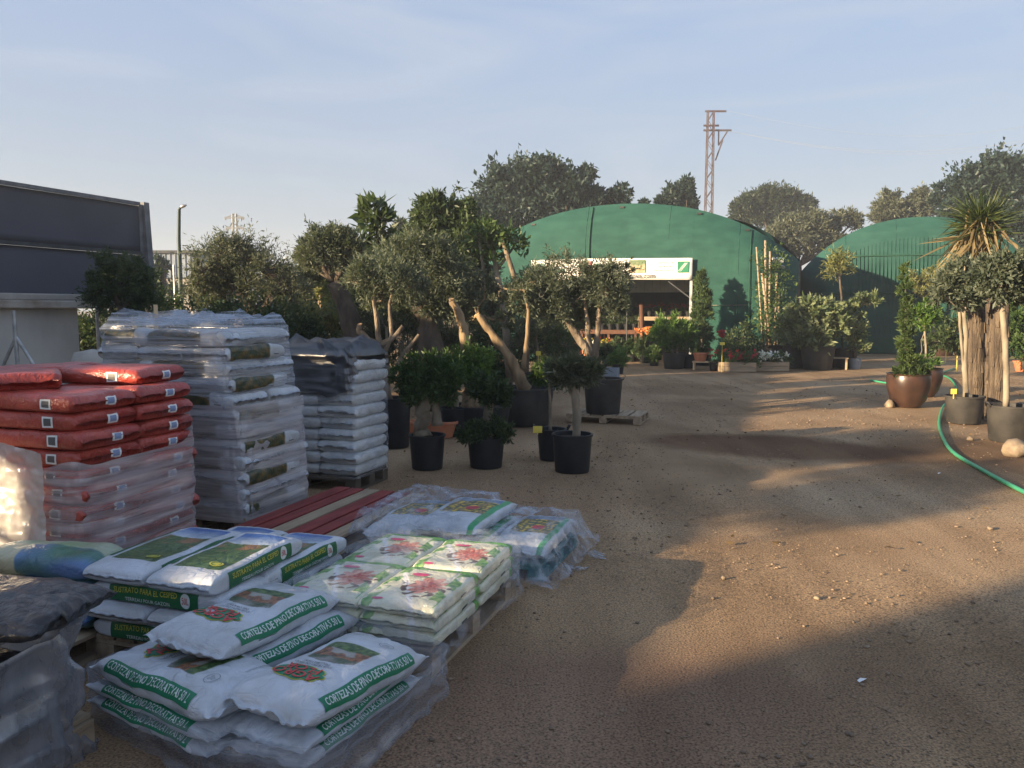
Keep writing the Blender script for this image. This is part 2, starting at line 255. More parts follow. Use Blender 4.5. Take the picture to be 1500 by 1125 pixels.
M = dict(
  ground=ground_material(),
  stone=noisy('limestone', (0.19,0.145,0.10), (0.32,0.25,0.17), 9, 0.9, 0.5, 30),
  gravel=noisy('gravel', (0.12,0.09,0.065), (0.30,0.22,0.15), 6.1, 0.9),
  net=noisy('green_shade_net', (0.009,0.054,0.042), (0.017,0.074,0.056), 1.7, 0.8, 0.35, 14, (1,1,2.5), detail=9),
  net2=noisy('green_shade_net_old', (0.009,0.054,0.044), (0.017,0.072,0.057), 1.7, 0.8, 0.35, 14, (1,1,2.5), detail=9),
  net_dark=noisy('green_net_hem', (0.010,0.050,0.032), (0.016,0.07,0.045), 3, 0.8),
  roof_film=noisy('blue_green_roof_sheet', (0.03,0.13,0.14), (0.05,0.19,0.2), 2, 0.4, 0.2, 5),
  panel=noisy('pale_corrugated_sheet', (0.26,0.31,0.31), (0.36,0.40,0.40), 3, 0.5),
  steel=noisy('galvanised_steel', (0.30,0.31,0.32), (0.45,0.46,0.46), 12, 0.45, metal=0.7),
  trim=noisy('dull_zinc_trim', (0.12,0.125,0.135), (0.19,0.195,0.205), 6, 0.7),
  dark_steel=noisy('dark_steel', (0.035,0.04,0.045), (0.06,0.065,0.07), 8, 0.5),
  banner=noisy('banner_vinyl', (0.72,0.69,0.62), (0.80,0.78,0.72), 2, 0.5, 0.15, 4),
  pot=noisy('black_nursery_plastic', (0.010,0.011,0.013), (0.020,0.021,0.023), 5, 0.5, 0.15, 25, spec=0.35),
  pot_dusty=noisy('dusty_black_plastic', (0.025,0.024,0.023), (0.055,0.050,0.044), 4, 0.65, 0.15, 20),
  soil=noisy('potting_soil', (0.030,0.022,0.016), (0.075,0.055,0.038), 30, 0.95, 0.8, 60),
  terracotta=noisy('terracotta', (0.42,0.15,0.075), (0.52,0.21,0.11), 6, 0.8, 0.2, 30),
  bronze=noisy('brown_glaze', (0.030,0.016,0.012), (0.066,0.034,0.023), 3.5, 0.32, 0.15, 8, spec=0.5),
  bark=noisy('olive_bark', (0.09,0.068,0.048), (0.25,0.20,0.145), 6, 0.95, 0.9, 26, (1,1,0.45), bdist=0.03),
  bark_pale=noisy('pale_bark', (0.15,0.125,0.09), (0.30,0.255,0.19), 7, 0.9, 0.5, 22, (1,1,0.4)),
  bark_dark=noisy('dark_bark', (0.05,0.040,0.032), (0.12,0.095,0.072), 7, 0.95, 0.9, 20, (1,1,0.4), bdist=0.03),
  bark_warm=noisy('peeled_trunk', (0.12,0.085,0.048), (0.28,0.20,0.115), 7, 0.85, 0.6, 18, (1,1,0.35), bdist=0.02),
  cut=noisy('fresh_cut_wood', (0.36,0.23,0.11), (0.48,0.33,0.18), 14, 0.8),
  palm=noisy('fibrous_palm_trunk', (0.055,0.042,0.032), (0.17,0.13,0.092), 9, 0.95, 1.0, 30, (2.5,2.5,0.25), bdist=0.04),
  wood=noisy('weathered_pallet_wood', (0.24,0.18,0.12), (0.40,0.31,0.21), 5, 0.85, 0.5, 40, (0.4,3,3)),
  wood_dark=noisy('dark_pallet_wood', (0.05,0.04,0.03), (0.11,0.085,0.06), 5, 0.9, 0.5, 40),  # darker tone for the pallet under the white bags
  wood_new=noisy('pale_sawn_wood', (0.50,0.36,0.20), (0.62,0.47,0.29), 5, 0.8, 0.3, 40, (3,3,0.4)),
  wood_tan=noisy('tan_board', (0.25,0.185,0.125), (0.36,0.28,0.19), 6, 0.85, 0.4, 40, (0.4,3,3)),
  wood_red=noisy('red_painted_board', (0.15,0.022,0.022), (0.24,0.042,0.036), 6, 0.7, 0.3, 30, (0.5,3,3)),
  wood_teal=noisy('teal_painted_board', (0.02,0.10,0.11), (0.04,0.15,0.16), 6, 0.7, 0.3, 30),
  white_wall=noisy('stained_white_render', (0.34,0.33,0.31), (0.55,0.54,0.51), 0.9, 0.95, 0.3, 25, (1,1,0.6)),
  concrete=noisy('concrete', (0.28,0.26,0.23), (0.42,0.39,0.35), 2.2, 0.95, 0.3, 20),
  ledge=noisy('lichen_stained_ledge', (0.20,0.15,0.10), (0.48,0.46,0.42), 1.6, 0.9, 0.3, 15, (1,1,2)),
  screen=noisy('black_shade_mesh', (0.075,0.078,0.098), (0.095,0.097,0.118), 0.8, 0.8, 0.15, 4),
  clad=noisy('grey_cladding', (0.20,0.20,0.20), (0.27,0.27,0.27), 0.6, 0.6),
  slate=noisy('blue_grey_roof', (0.16,0.20,0.25), (0.24,0.28,0.33), 2, 0.6),
  hose=flat('green_hose', (0.05,0.30,0.16), 0.4),
  yellow=flat('yellow_tag', (0.75,0.60,0.10), 0.5),
  white=flat('white_plastic', (0.72,0.72,0.70), 0.45),
  black=flat('black_plastic', (0.015,0.015,0.017), 0.45),
  white_print=flat('white_print', (0.55,0.60,0.58), 0.4), yellow_print=flat('yellow_print', (0.42,0.40,0.05), 0.4),
  black_print=flat('black_print', (0.03,0.03,0.035), 0.5), red_print=flat('red_print', (0.45,0.025,0.03), 0.4), grey_print=flat('grey_print', (0.10,0.10,0.10), 0.5),
  green_print=flat('green_print', (0.012,0.165,0.080), 0.5), dkgreen_print=flat('dark_green_print', (0.01,0.10,0.035), 0.45),
  tower=noisy('red_and_white_tower_paint', (0.055,0.022,0.022), (0.075,0.07,0.07), 0.5, 0.6, stretch=(1,1,0.6)),
  leaf=foliage('leaf'), leaf_soft=foliage('leaf_soft', 0.3, 0.6), petal=foliage('petal', 0.25, 0.6),
  bag=tinted('printed_bag_plastic', 0.38, 0.35, 16), bag_red=tinted('red_bag_plastic', 0.30, 0.5, 30, 0.55, 0.3), bag_dark=tinted('dark_bag_plastic', 0.3, 0.7, 14, 0.5, 0.2),
  film=film('stretch_film', (1.2,1.2,14), 0.16, 0.52, scale=1.6, p0=0.36, p1=0.66), film_thick=film('stretch_film_many_turns', (0.9,0.9,30), 0.10, 0.72, scale=1.7, p0=0.38, p1=0.66),
  film_loose=film('loose_clear_film', (5,5,5), 0.10, 0.75, scale=2.2, p0=0.42, p1=0.72, rough=0.12),
  film_grey=film('dull_grey_film', (5,5,3), 0.45, 0.92, (0.30,0.31,0.35), 2.6, 0.25),
  film_clear=film('clear_film_over_prints', (3,3,12), 0.04, 0.5, scale=1.8, p0=0.42, p1=0.78, rough=0.12),
  black_sheet=film('black_polythene', (2,2,18), 0.93, 1.0, (0.02,0.023,0.03), 1.5, 0.3),
)
GREEN = dict(olive=((0.054,0.074,0.048), (0.150,0.172,0.122)), dark=((0.030,0.052,0.020), (0.075,0.110,0.042)),
  pine=((0.020,0.036,0.018), (0.048,0.068,0.034)), bright=((0.045,0.105,0.018), (0.13,0.22,0.045)), mid=((0.035,0.070,0.020), (0.090,0.140,0.045)),
  yellowish=((0.10,0.12,0.035), (0.24,0.24,0.09)), varieg=((0.06,0.10,0.04), (0.25,0.28,0.15)), cypress=((0.030,0.060,0.018), (0.075,0.115,0.030)),
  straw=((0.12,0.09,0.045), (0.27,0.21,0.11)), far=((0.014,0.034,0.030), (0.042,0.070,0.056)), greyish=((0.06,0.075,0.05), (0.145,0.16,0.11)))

# ------------------------------------------------------------------ leaves
def leaf_mesh(name, pts, dirs, length, width, tints, rng, fold=0.25):
    """one small folded blade (two triangles pairs) at every point"""
    n = len(pts); pts = np.asarray(pts); d = np.asarray(dirs); d = d / (np.linalg.norm(d, axis=1, keepdims=True) + 1e-9)
    rnd = rng.normal(size=(n, 3)); s = np.cross(d, rnd); s /= (np.linalg.norm(s, axis=1, keepdims=True) + 1e-9); u = np.cross(s, d)
    ln = length * rng.uniform(0.5, 1.55, (n, 1)); wd = width * rng.uniform(0.6, 1.4, (n, 1))
    v = np.empty((n, 4, 3)); v[:, 0] = pts; v[:, 1] = pts + d*ln*0.5 + s*wd*0.5 + u*wd*fold; v[:, 2] = pts + d*ln; v[:, 3] = pts + d*ln*0.5 - s*wd*0.5 + u*wd*fold
    me = bpy.data.meshes.new(name); me.vertices.add(n*4); me.vertices.foreach_set('co', v.ravel().astype(np.float32))
    idx = np.arange(n)[:, None] * 4 + np.array([[0, 1, 2, 0, 2, 3]]); me.loops.add(n*6); me.loops.foreach_set('vertex_index', idx.ravel().astype(np.int32))
    me.polygons.add(n*2); me.polygons.foreach_set('loop_start', np.arange(0, n*6, 3, dtype=np.int32)); me.polygons.foreach_set('loop_total', np.full(n*2, 3, np.int32))
    me.update(); at = me.color_attributes.new('tint', 'FLOAT_COLOR', 'POINT')
    c = np.ones((n, 4, 4), np.float32); c[:, :, :3] = np.asarray(tints)[:, None, :]; at.data.foreach_set('color', c.ravel()); return me
def crown_points(clumps, n, rng, pal, spread=0.16, per=36, hollow=0.45, up=0.25, droop=0.0, ragged=0.22, sprig=1.0):
    """twig tips scattered through the clumps; leaves gather round each tip, so the crown has lumps and gaps"""
    vol = np.array([(c[3]*c[4]*c[5])**0.67 for c in clumps]); vol /= vol.sum()
    lo, hi = np.array(pal[0]), np.array(pal[1]); P_, D_, T_, tips = [], [], [], []
    for c, f in zip(clumps, vol):
        k = max(2, int(n*f/per)); r3 = np.array(c[3:6]); cen = np.array(c[:3])
        dr = rng.normal(size=(k, 3)); dr /= np.linalg.norm(dr, axis=1, keepdims=True)
        rad = rng.uniform(hollow, 1.0, (k, 1)) ** 0.6 * rng.uniform(0.80, 1.0 + ragged, (k, 1)); tip = cen + dr*rad*r3; tips.append((cen, tip))
        sp = spread * r3.mean() * rng.uniform(0.6, 1.5, (k, 1, 1))
        off = rng.normal(size=(k, per, 3)) * sp
        sd = dr*0.6 + rng.normal(size=(k, 3))*0.4; sd[:, 2] += 0.55        # sprigs: some twigs shoot out, leaves strung along them
        lng = (rng.random((k, 1, 1)) < 0.45) * rng.uniform(0.2, 0.75, (k, 1, 1)) * r3.mean() * sprig
        off = off*np.where(lng > 0, 0.6, 1.0) + sd[:, None, :] * lng * rng.random((k, per, 1)); pp = tip[:, None, :] + off
        dd = dr[:, None, :] * 0.6 + rng.normal(size=(k, per, 3)) * 0.75; dd[:, :, 2] += up - droop
        t = np.clip(rng.beta(1.6, 1.9, (k, 1, 1)) + rng.normal(0, 0.16, (k, per, 1)), 0, 1.15); tt = lo + (hi - lo) * t
        P_.append(pp.reshape(-1, 3)); D_.append(dd.reshape(-1, 3)); T_.append(tt.reshape(-1, 3))
    return np.concatenate(P_), np.concatenate(D_), np.concatenate(T_), tips
def crown(name, clumps, n, leaf, pal, seed, parent=None, mat='leaf', **kw):
    rng = np.random.default_rng(seed); fold = kw.pop('fold', 0.25)
    p, d, t, tips = crown_points(clumps, n, rng, GREEN[pal] if isinstance(pal, str) else pal, **kw)
    me = leaf_mesh(name, p, d, leaf[0], leaf[1], t, rng, fold); return obj(name, me, M[mat], parent), tips
def wob(p0, p1, n, amp, rng):
    p0, p1 = Vector(p0), Vector(p1); L = (p1-p0).length; out = []
    for i in range(n+1):
        t = i/n; k = math.sin(math.pi*t) * amp * L
        out.append(p0.lerp(p1, t) + Vector((rng.normal()*k, rng.normal()*k, rng.normal()*k*0.4)))
    return out
def limbs(mb, base, tips, rng, r0, r1=0.006, twigs=5, n=6):
    for cen, tip in tips:
        pth = wob(base, cen, 4, 0.06, rng); mb.tube(pth, [r0 + (r1*2.2-r0)*i/4 for i in range(5)], n)
        for j in rng.permutation(len(tip))[:twigs]: mb.tube(wob(cen, tip[j], 2, 0.06, rng), [r1*1.7, r1*1.2, r1*0.5], 4, cap=False)

# ------------------------------------------------------------------ ground
def build_ground():
    mb = MB(); xs = sorted(set([-330, -250, -120, -60, -35] + [x*0.75 for x in range(-30, 45)] + [50, 90, 160, 250, 330]))
    ys = sorted(set([-120, -60, -30] + [y*0.75 for y in range(-20, 60)] + [60, 90, 140, 250, 400])); nx = len(xs)
    for y in ys:
        for x in xs:
            near = max(0, 1 - math.hypot(x-3, y-12)/30.0); mb.v.append((x, y, mnoise.noise(Vector((x*0.35, y*0.35, 0.5)))*0.018*near - 0.006))
    for j in range(len(ys)-1):
        for i in range(nx-1): k = j*nx+i; mb.f.append((k, k+1, k+1+nx, k+nx))
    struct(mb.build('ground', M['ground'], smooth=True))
build_ground()

# ------------------------------------------------------------------ the walled side of the yard (left)
WB = -10.56                                                 # its line across the yard
def build_left_side():
    w_ = thing('boundary_wall', 'low stained white rendered wall with a brown ledge, below the black shade screen', 'wall', P(0, WB))
    mb = MB(); mb.box(P(-3.7, -0.02, 0.82), (27.2, 0.2, 1.64), ROT_A); bevel(mb.build('wall_face', M['white_wall'], w_), 0.01)
    mb = MB(); mb.box(P(-3.2, 0.03, 1.70), (28.2, 0.36, 0.12), ROT_A); bevel(mb.build('ledge', M['ledge'], w_), 0.02)
    mb = MB(); mb.box(P(-3.3, -0.02, 1.81), (28.1, 0.22, 0.10), ROT_A); bevel(mb.build('capping', M['concrete'], w_), 0.02)
    s_ = thing('shade_screen', 'large black shade mesh screen with grey rails, above the white wall', 'screen', P(0, WB - 0.05, 1.74))
    def panel(a0, a1, z0, z1):
        mb = MB(); na = max(2, int((a1-a0)/0.35)); nz_ = 7
        for j in range(nz_+1):
            for i in range(na+1):
                a = a0 + (a1-a0)*i/na; z = z0 + (z1-z0)*j/nz_; mb.v.append(tuple(P(a, 0.03*mnoise.noise(Vector((a*0.8, z*1.3, 3))), z)))
        for j in range(nz_):
            for i in range(na): k = j*(na+1)+i; mb.f.append((k, k+1, k+na+2, k+na+1))
        o = mb.build('mesh_panel', M['screen'], s_, smooth=True); sm = o.modifiers.new('thick', 'SOLIDIFY'); sm.thickness = 0.012
    panel(-17.2, -6.75, 0.02, 1.63); panel(-6.75, -5.6, 0.02, 1.54); panel(-5.6, -4.30, 0.02, 1.63); panel(-4.30, -3.45, 0.02, 0.62); panel(-4.30, -3.45, 1.28, 1.63); panel(-3.45, 3.5, 0.02, 1.63); panel(3.5, 11.40, 0.02, 0.80); panel(3.5, 11.40, 0.86, 1.63)  # out of view, the opening and lowered panel are shaped to let sun through
    for z in (0.83, 1.66):
        for ra, rb in ([(-17.15, 11.35)] if z < 1 else [(-17.15, -6.75), (-5.6, 11.35)]):
            mb = MB(); mb.box(P((ra+rb)/2, 0.03, z), (rb-ra, 0.07, 0.055), ROT_A); mb.build('rail', M['dark_steel' if z < 1 else 'trim'], s_)
    for a in (-17.1, -13, -9, -4.3, -3.45, 0, 3.5, 7.5, 11.42):
        mb = MB(); mb.box(P(a, -0.03, 0.82), (0.09, 0.08, 1.68), ROT_A); mb.build('post', M['trim'], s_)
    mb = MB(); mb.box(P(11.53, 0.03, 0.05), (0.12, 0.16, 3.3), ROT_A, Matrix.Rotation(R(-2.2), 3, 'Y')); mb.build('corner_post', M['trim'], s_)
    h = thing('unseen_shade_block', 'unseen tall grey clad block added behind the camera to shade the foreground', 'building', P(-27.1, -15.0))  # unseen building added so its shadow covers the near ground
    mb = MB(); mb.box((0, 0, 4.5), (17.8, 8.9, 9.0), ROT_A); mb.build('wall', M['clad'], h)
    mb = MB(); mb.box((0, 0, 9.1), (17.9, 9.0, 0.2), ROT_A); mb.build('roof', M['slate'], h)
    for a in (-5, 0, 5):
        mb = MB(); mb.box(P(a, 4.47, 1.5), (3.0, 0.08, 3.0), ROT_A); d = mb.build('door', M['steel'], h)
    # chain link fence past the end of the wall, with its braced post
    f = thing('chain_link_fence', 'rusty chain link fence hanging between the white wall and the wrapped stacks', 'fence', P(10.0, WB + 0.35))
    mb = MB(); n = 26
    for k in range(-n, n*2):
        a0 = k*0.085
        for sgn in (1, -1):
            z0, z1 = 0.03, 1.62; aa, bb = a0, a0 + sgn*(z1-z0)*0.8
            lo, hi = 0.0, 2.6
            def clip(a_, z_, a2, z2):
                if a_ == a2: return a_, z_
                t = 0
                if a_ < lo: t = (lo-a_)/(a2-a_)
                elif a_ > hi: t = (hi-a_)/(a2-a_)
                return a_+(a2-a_)*t, z_+(z2-z_)*t
            if max(aa, bb) < lo or min(aa, bb) > hi: continue
            p = clip(aa, z0, bb, z1); q = clip(bb, z1, aa, z0); mb.tube([P(p[0], 0.003*sgn, p[1]), P(q[0], 0.003*sgn, q[1])], 0.0035, 3, cap=False)
    mb.build('wire_mesh', M['dark_steel'], f)
    for a in (0.0, 2.6): mb = MB(); mb.tube([P(a, 0, 0), P(a, 0, 1.72)], 0.024, 8); mb.build('post', M['steel'], f)
    Yb = 9.2
    b0 = D(24, 455, Yb); q = thing('braced_fence_post', 'pale steel fence post with two slanting braces in front of the white wall', 'post', (b0.x, Yb, 0))
    mb = MB(); mb.tube([(0, 0, 0), (-0.03, 0, b0.z)], 0.024, 8); mb.build('upright', M['steel'], q)
    for sx in (-1, 1): mb = MB(); mb.tube([(-0.02, 0, 1.33), (sx*0.70, 0.05, 0.02)], 0.019, 8); mb.build('brace', M['steel'], q)
    b0 = D(135, 505, 9.9); t_ = tag(MB().lathe([(0.0,0),(0.26,0),(0.27,0.6),(0.27,0.95),(0.2,1.12),(0.0,1.16)], 20).build('tank', M['concrete'], smooth=True, loc=(b0.x, b0.y, 0)), 'upright grey tank standing by the end of the white wall', 'tank')
build_left_side()

# ------------------------------------------------------------------ bags
TEXT_CACHE = {}
def text_geo(s, size=1.0, bold=0.0, align='LEFT'):
    key = (s, bold, align)
    if key not in TEXT_CACHE:
        cu = bpy.data.curves.new('t', 'FONT'); cu.body = s; cu.size = 1.0; cu.offset = bold; cu.align_x = align; cu.resolution_u = 2
        o = bpy.data.objects.new('t', cu); me = o.to_mesh()
        TEXT_CACHE[key] = ([tuple(v.co) for v in me.vertices], [tuple(p.vertices) for p in me.polygons]); o.to_mesh_clear()
        bpy.data.objects.remove(o); bpy.data.curves.remove(cu)
    v, f = TEXT_CACHE[key]; return [(x*size, y*size) for x, y, z in v], f
def fit(geo, wd, ht):
    v, f = geo; x0, x1 = min(p[0] for p in v), max(p[0] for p in v); y0, y1 = min(p[1] for p in v), max(p[1] for p in v)
    return [((x-x0)/(x1-x0)*wd, (y-y0)/(y1-y0)*ht) for x, y in v], f
class BagShape:
    """a filled plastic sack lying flat: x along its length, print coordinate d = metres round from the top centre line (towards -y)"""
    def __init__(s, L, W, T, seed, n=3.4, wr=1.0, endk=5.0, sag=0.0, flap=1.0, ear=0.94):
        s.flap, s.ear = flap, ear; s.L, s.W, s.T, s.seed, s.wr, s.endk, s.sag = L, W, T, seed, wr, endk, sag
        t = np.linspace(0, 2*np.pi, 721); e = 2.0/n
        y = np.sign(np.cos(t))*np.abs(np.cos(t))**e*W/2; z = np.sign(np.sin(t))*np.abs(np.sin(t))**e*T/2
        a = np.concatenate([[0], np.cumsum(np.hypot(np.diff(y), np.diff(z)))]); s.per = a[-1]; s.tab = (a, y/(W/2), z/(T/2))
    def pt(s, x, d, off=0.0):
        q = (s.per*0.25 + d) % s.per; cy = float(np.interp(q, s.tab[0], s.tab[1])); cz = float(np.interp(q, s.tab[0], s.tab[2]))
        u = min(1.0, abs(2*x/s.L)/s.flap); k = (1 - u**s.endk)**0.5 if u < 1 else 0.0; k = max(k, 0.03)
        hw = s.W/2*(s.ear + (1-s.ear)*k) * (1 - 0.03*(1-k)*math.sin(cy*5)); ht = s.T/2*k
        sd = s.seed
        y = hw*cy; z = ht*cz
        if cz > 0: z += (0.12*s.T) * k * mnoise.noise(Vector((x*4.5, y*5.5, sd*3.7))) 
        e_ = (1-k)*s.wr
        z += 0.020*e_*mnoise.noise(Vector((x*6, y*26, sd))) + 0.004*s.wr*mnoise.noise(Vector((x*18, y*22 + z*20, sd+5)))
        y += 0.010*s.wr*mnoise.noise(Vector((x*9, z*12, sd+9)))*k
        x2 = x*(1 - 0.015*abs(mnoise.noise(Vector((y*8, sd, 1))))) 
        z -= s.sag*u*u*0.5
        v = Vector((x2, y, z + s.T/2))
        if off:
            nn = Vector((0, cy/s.W, cz/max(s.T*k, 0.01))); nn.normalize(); v += nn*off
        return v
    def mesh(s, name, mat, paint, nu=44, nw=44):
        mb = MB(); mb.c = []; us = [math.sin((i/nu-0.5)*math.pi*0.999)*0.35 + (i/nu-0.5)*2*0.65 for i in range(nu+1)]
        for i in range(nu+1):
            x = us[i]*s.L/2
            for j in range(nw):
                d = (j/nw-0.5)*s.per; mb.v.append(tuple(s.pt(x, d))); mb.c.append(paint(x, d, s))
        for i in range(nu):
            for j in range(nw):
                a = i*nw+j; b = i*nw+(j+1) % nw; mb.f.append((a, b, b+nw, a+nw))
        mb.f.append(tuple(range(nw))); mb.f.append(tuple(nu*nw+j for j in reversed(range(nw))))
        me = bpy.data.meshes.new(name); me.from_pydata(mb.v, [], mb.f); me.update()
        at = me.color_attributes.new('tint', 'FLOAT_COLOR', 'POINT'); arr = np.ones((len(mb.v), 4), np.float32); arr[:, :3] = mb.c; at.data.foreach_set('color', arr.ravel())
        me.polygons.foreach_set('use_smooth', [True]*len(me.polygons)); me.materials.append(M[mat]); return me
    def decal(s, name, mat, geo, x0, d0, ang=0.0, off=0.0035):
        v, f = geo; c, sn = math.cos(ang), math.sin(ang); me = bpy.data.meshes.new(name)
        me.from_pydata([tuple(s.pt(x0 + x*c - y*sn, d0 - (x*sn + y*c), off)) for x, y in v], [], f); me.update(); me.materials.append(M[mat]); return me
def disc_geo(rx, ry, n=28): return [(0, 0)] + [(rx*math.cos(2*math.pi*k/n), ry*math.sin(2*math.pi*k/n)) for k in range(n)], [(0, k+1, (k+1) % n+1) for k in range(n)]
def ring_geo(rx, ry, t, n=28):
    v = []
    for k in range(n): a = 2*math.pi*k/n; v += [(rx*math.cos(a), ry*math.sin(a)), ((rx-t)*math.cos(a), (ry-t)*math.sin(a))]
    return v, [(2*k, (2*k+2) % (2*n), (2*k+3) % (2*n), 2*k+1) for k in range(n)]
def rect_geo(w_, h, nx=10, ny=4): return [(w_*(i/nx-0.5), h*(j/ny-0.5)) for j in range(ny+1) for i in range(nx+1)], [(j*(nx+1)+i, j*(nx+1)+i+1, (j+1)*(nx+1)+i+1, (j+1)*(nx+1)+i) for j in range(ny) for i in range(nx)]
def cloud_geo(rx, ry, lobes=9, n=90):
    v = [(0, 0)]
    for k in range(n): a = 2*math.pi*k/n; r = 0.86 + 0.14*abs(math.sin(a*lobes/2)); v.append((rx*r*math.cos(a), ry*r*math.sin(a)))
    return v, [(0, k+1, (k+1) % n+1) for k in range(n)]
def mixc(a, b, t): t = max(0, min(1, t)); return tuple(x+(y-x)*t for x, y in zip(a, b))
WHITE = (0.48, 0.515, 0.57)
def nz3(x, y, s): return mnoise.noise(Vector((x, y, s)))
# --- bark bag
def paint_bark(x, d, s):
    px, pd = x - 0.055, d + 0.02                          # picture of bark mulch under shrubs
    if -0.085 < px < 0.115 - 0.3*pd*pd*0 and -0.115 < pd < 0.115 and px > -0.085 + 2.2*(pd-0.0)**2:
        n1 = nz3(x*14, d*14, 3.1); n2 = nz3(x*50, d*50, 1.7); n3 = nz3(x*120, d*120, 6.0)
        if px > 0.055: c_ = mixc((0.020,0.060,0.018), (0.09,0.15,0.04), 0.5 + 1.6*n2 + 0.8*n3)                       # shrubs
        elif px > -0.02: c_ = mixc((0.30,0.13,0.06), (0.12,0.055,0.03), 0.5 + 1.5*n2 + n3) if n1 > -0.12 else (0.30,0.29,0.27)   # bark mulch, stepping stones
        else: c_ = mixc((0.22,0.21,0.20), (0.06,0.09,0.05), 0.5 + 2.0*n1 + 0.9*n3)
        return c_
    return WHITE
def paint_lawn(x, d, s):
    if -0.245 < x < 0.30 and -0.122 < d < 0.128:
        n1 = nz3(x*13, d*13, 1.3); n2 = nz3(x*45, d*60, 4.4); n4 = nz3(x*110, d*150, 9.1); g = mixc((0.022,0.070,0.018), (0.085,0.14,0.04), 0.45+0.9*n2+0.9*n4)
        if x > 0.14 + 0.03*n1:
            k = (x-0.14)/0.12; return mixc((0.42,0.50,0.58), (0.05,0.13,0.36), k + 0.6*nz3(x*20, d*9, 8))
        if x > 0.0: return mixc(g, (0.22,0.12,0.055), 0.55 + 2.0*nz3(x*16, d*11, 2.0) - abs(x-0.07)*6)
        return g
    return WHITE
def paint_orchid(x, d, s):
    if x > 0.195: return mixc((0.09,0.30,0.05), (0.16,0.42,0.07), 0.5+nz3(x*20, d*20, 0))
    base = (0.70,0.67,0.55)
    if abs(d) > 0.125 and abs(d) < 0.18 and nz3(x*16, d*16, 2.0) > -0.08: return mixc((0.08,0.24,0.06), (0.25,0.40,0.14), 0.5+1.5*nz3(x*40, d*40, 7))
    r = math.hypot((x+0.02), (d-0.045)*1.25); a = math.atan2(d-0.045, x+0.02)
    if r < 0.105*(0.72+0.45*abs(math.sin(a*4.5+nz3(x*9, d*9, 5)*1.5))): return mixc((0.42,0.05,0.035), (0.60,0.28,0.22), r/0.1 + nz3(x*60, d*60, 1))
    if r < 0.16 and x < 0.02 and nz3(x*25, d*25, 9) > 0.02: return (0.12,0.07,0.05)
    if -0.03 < d + x*0.55 + 0.06 < 0.0: return (0.74,0.74,0.74)
    return mixc(base, (0.62,0.64,0.48), 0.5+nz3(x*10, d*10, 3))
def paint_flower(x, d, s):
    if 0.155 < d < 0.20: return (0.03,0.28,0.10)
    if -0.13 < x < 0.3 and -0.15 < d < 0.155:
        n1 = nz3(x*17, d*17, 1); n2 = nz3(x*34, d*34, 6)
        if x > 0.2: return mixc((0.10,0.16,0.30), (0.30,0.33,0.36), 0.5+n1)
        if math.hypot(x-0.02, d-0.03) < 0.05: return (0.5,0.03,0.05)
        if n2 > 0.12: return (0.62,0.42,0.05)
        return mixc((0.02,0.07,0.02), (0.20,0.14,0.07), 0.5+1.5*n1)
    return WHITE
def paint_red(x, d, s):
    n1 = nz3(x*5, d*5, 2); return mixc((0.36,0.046,0.032), (0.48,0.085,0.058), 0.5+n1)
def paint_mixed(x, d, s):
    q = s.per*0.25
    if -0.33 < x < 0.14 and q*0.5 < d < q*1.45 or (-0.33 < x < 0.02 and -q*1.4 < d < -q*0.55):
        return mixc((0.018,0.042,0.022), (0.15,0.10,0.03), 0.35 + 1.5*nz3(x*16, d*22, 2))
    return mixc((0.54,0.57,0.61), (0.44,0.48,0.53), 0.5+nz3(x*4, d*8, 6))
def paint_plain(x, d, s): return mixc((0.58,0.60,0.61), (0.47,0.50,0.53), 0.5+nz3(x*3, d*9, 1))
def paint_dark(x, d, s): return mixc((0.018,0.017,0.019), (0.06,0.05,0.045), 0.4+1.3*nz3(x*30, d*30, 2))
def paint_blue(x, d, s):
    if d > 0.02: return mixc((0.06,0.16,0.10), (0.10,0.19,0.40), 0.5+1.6*nz3(x*5, d*9, 1)) if x > -0.1 else (0.45,0.42,0.28)
    return mixc((0.42,0.44,0.36), (0.20,0.30,0.14), 0.5+nz3(x*6, d*6, 3))

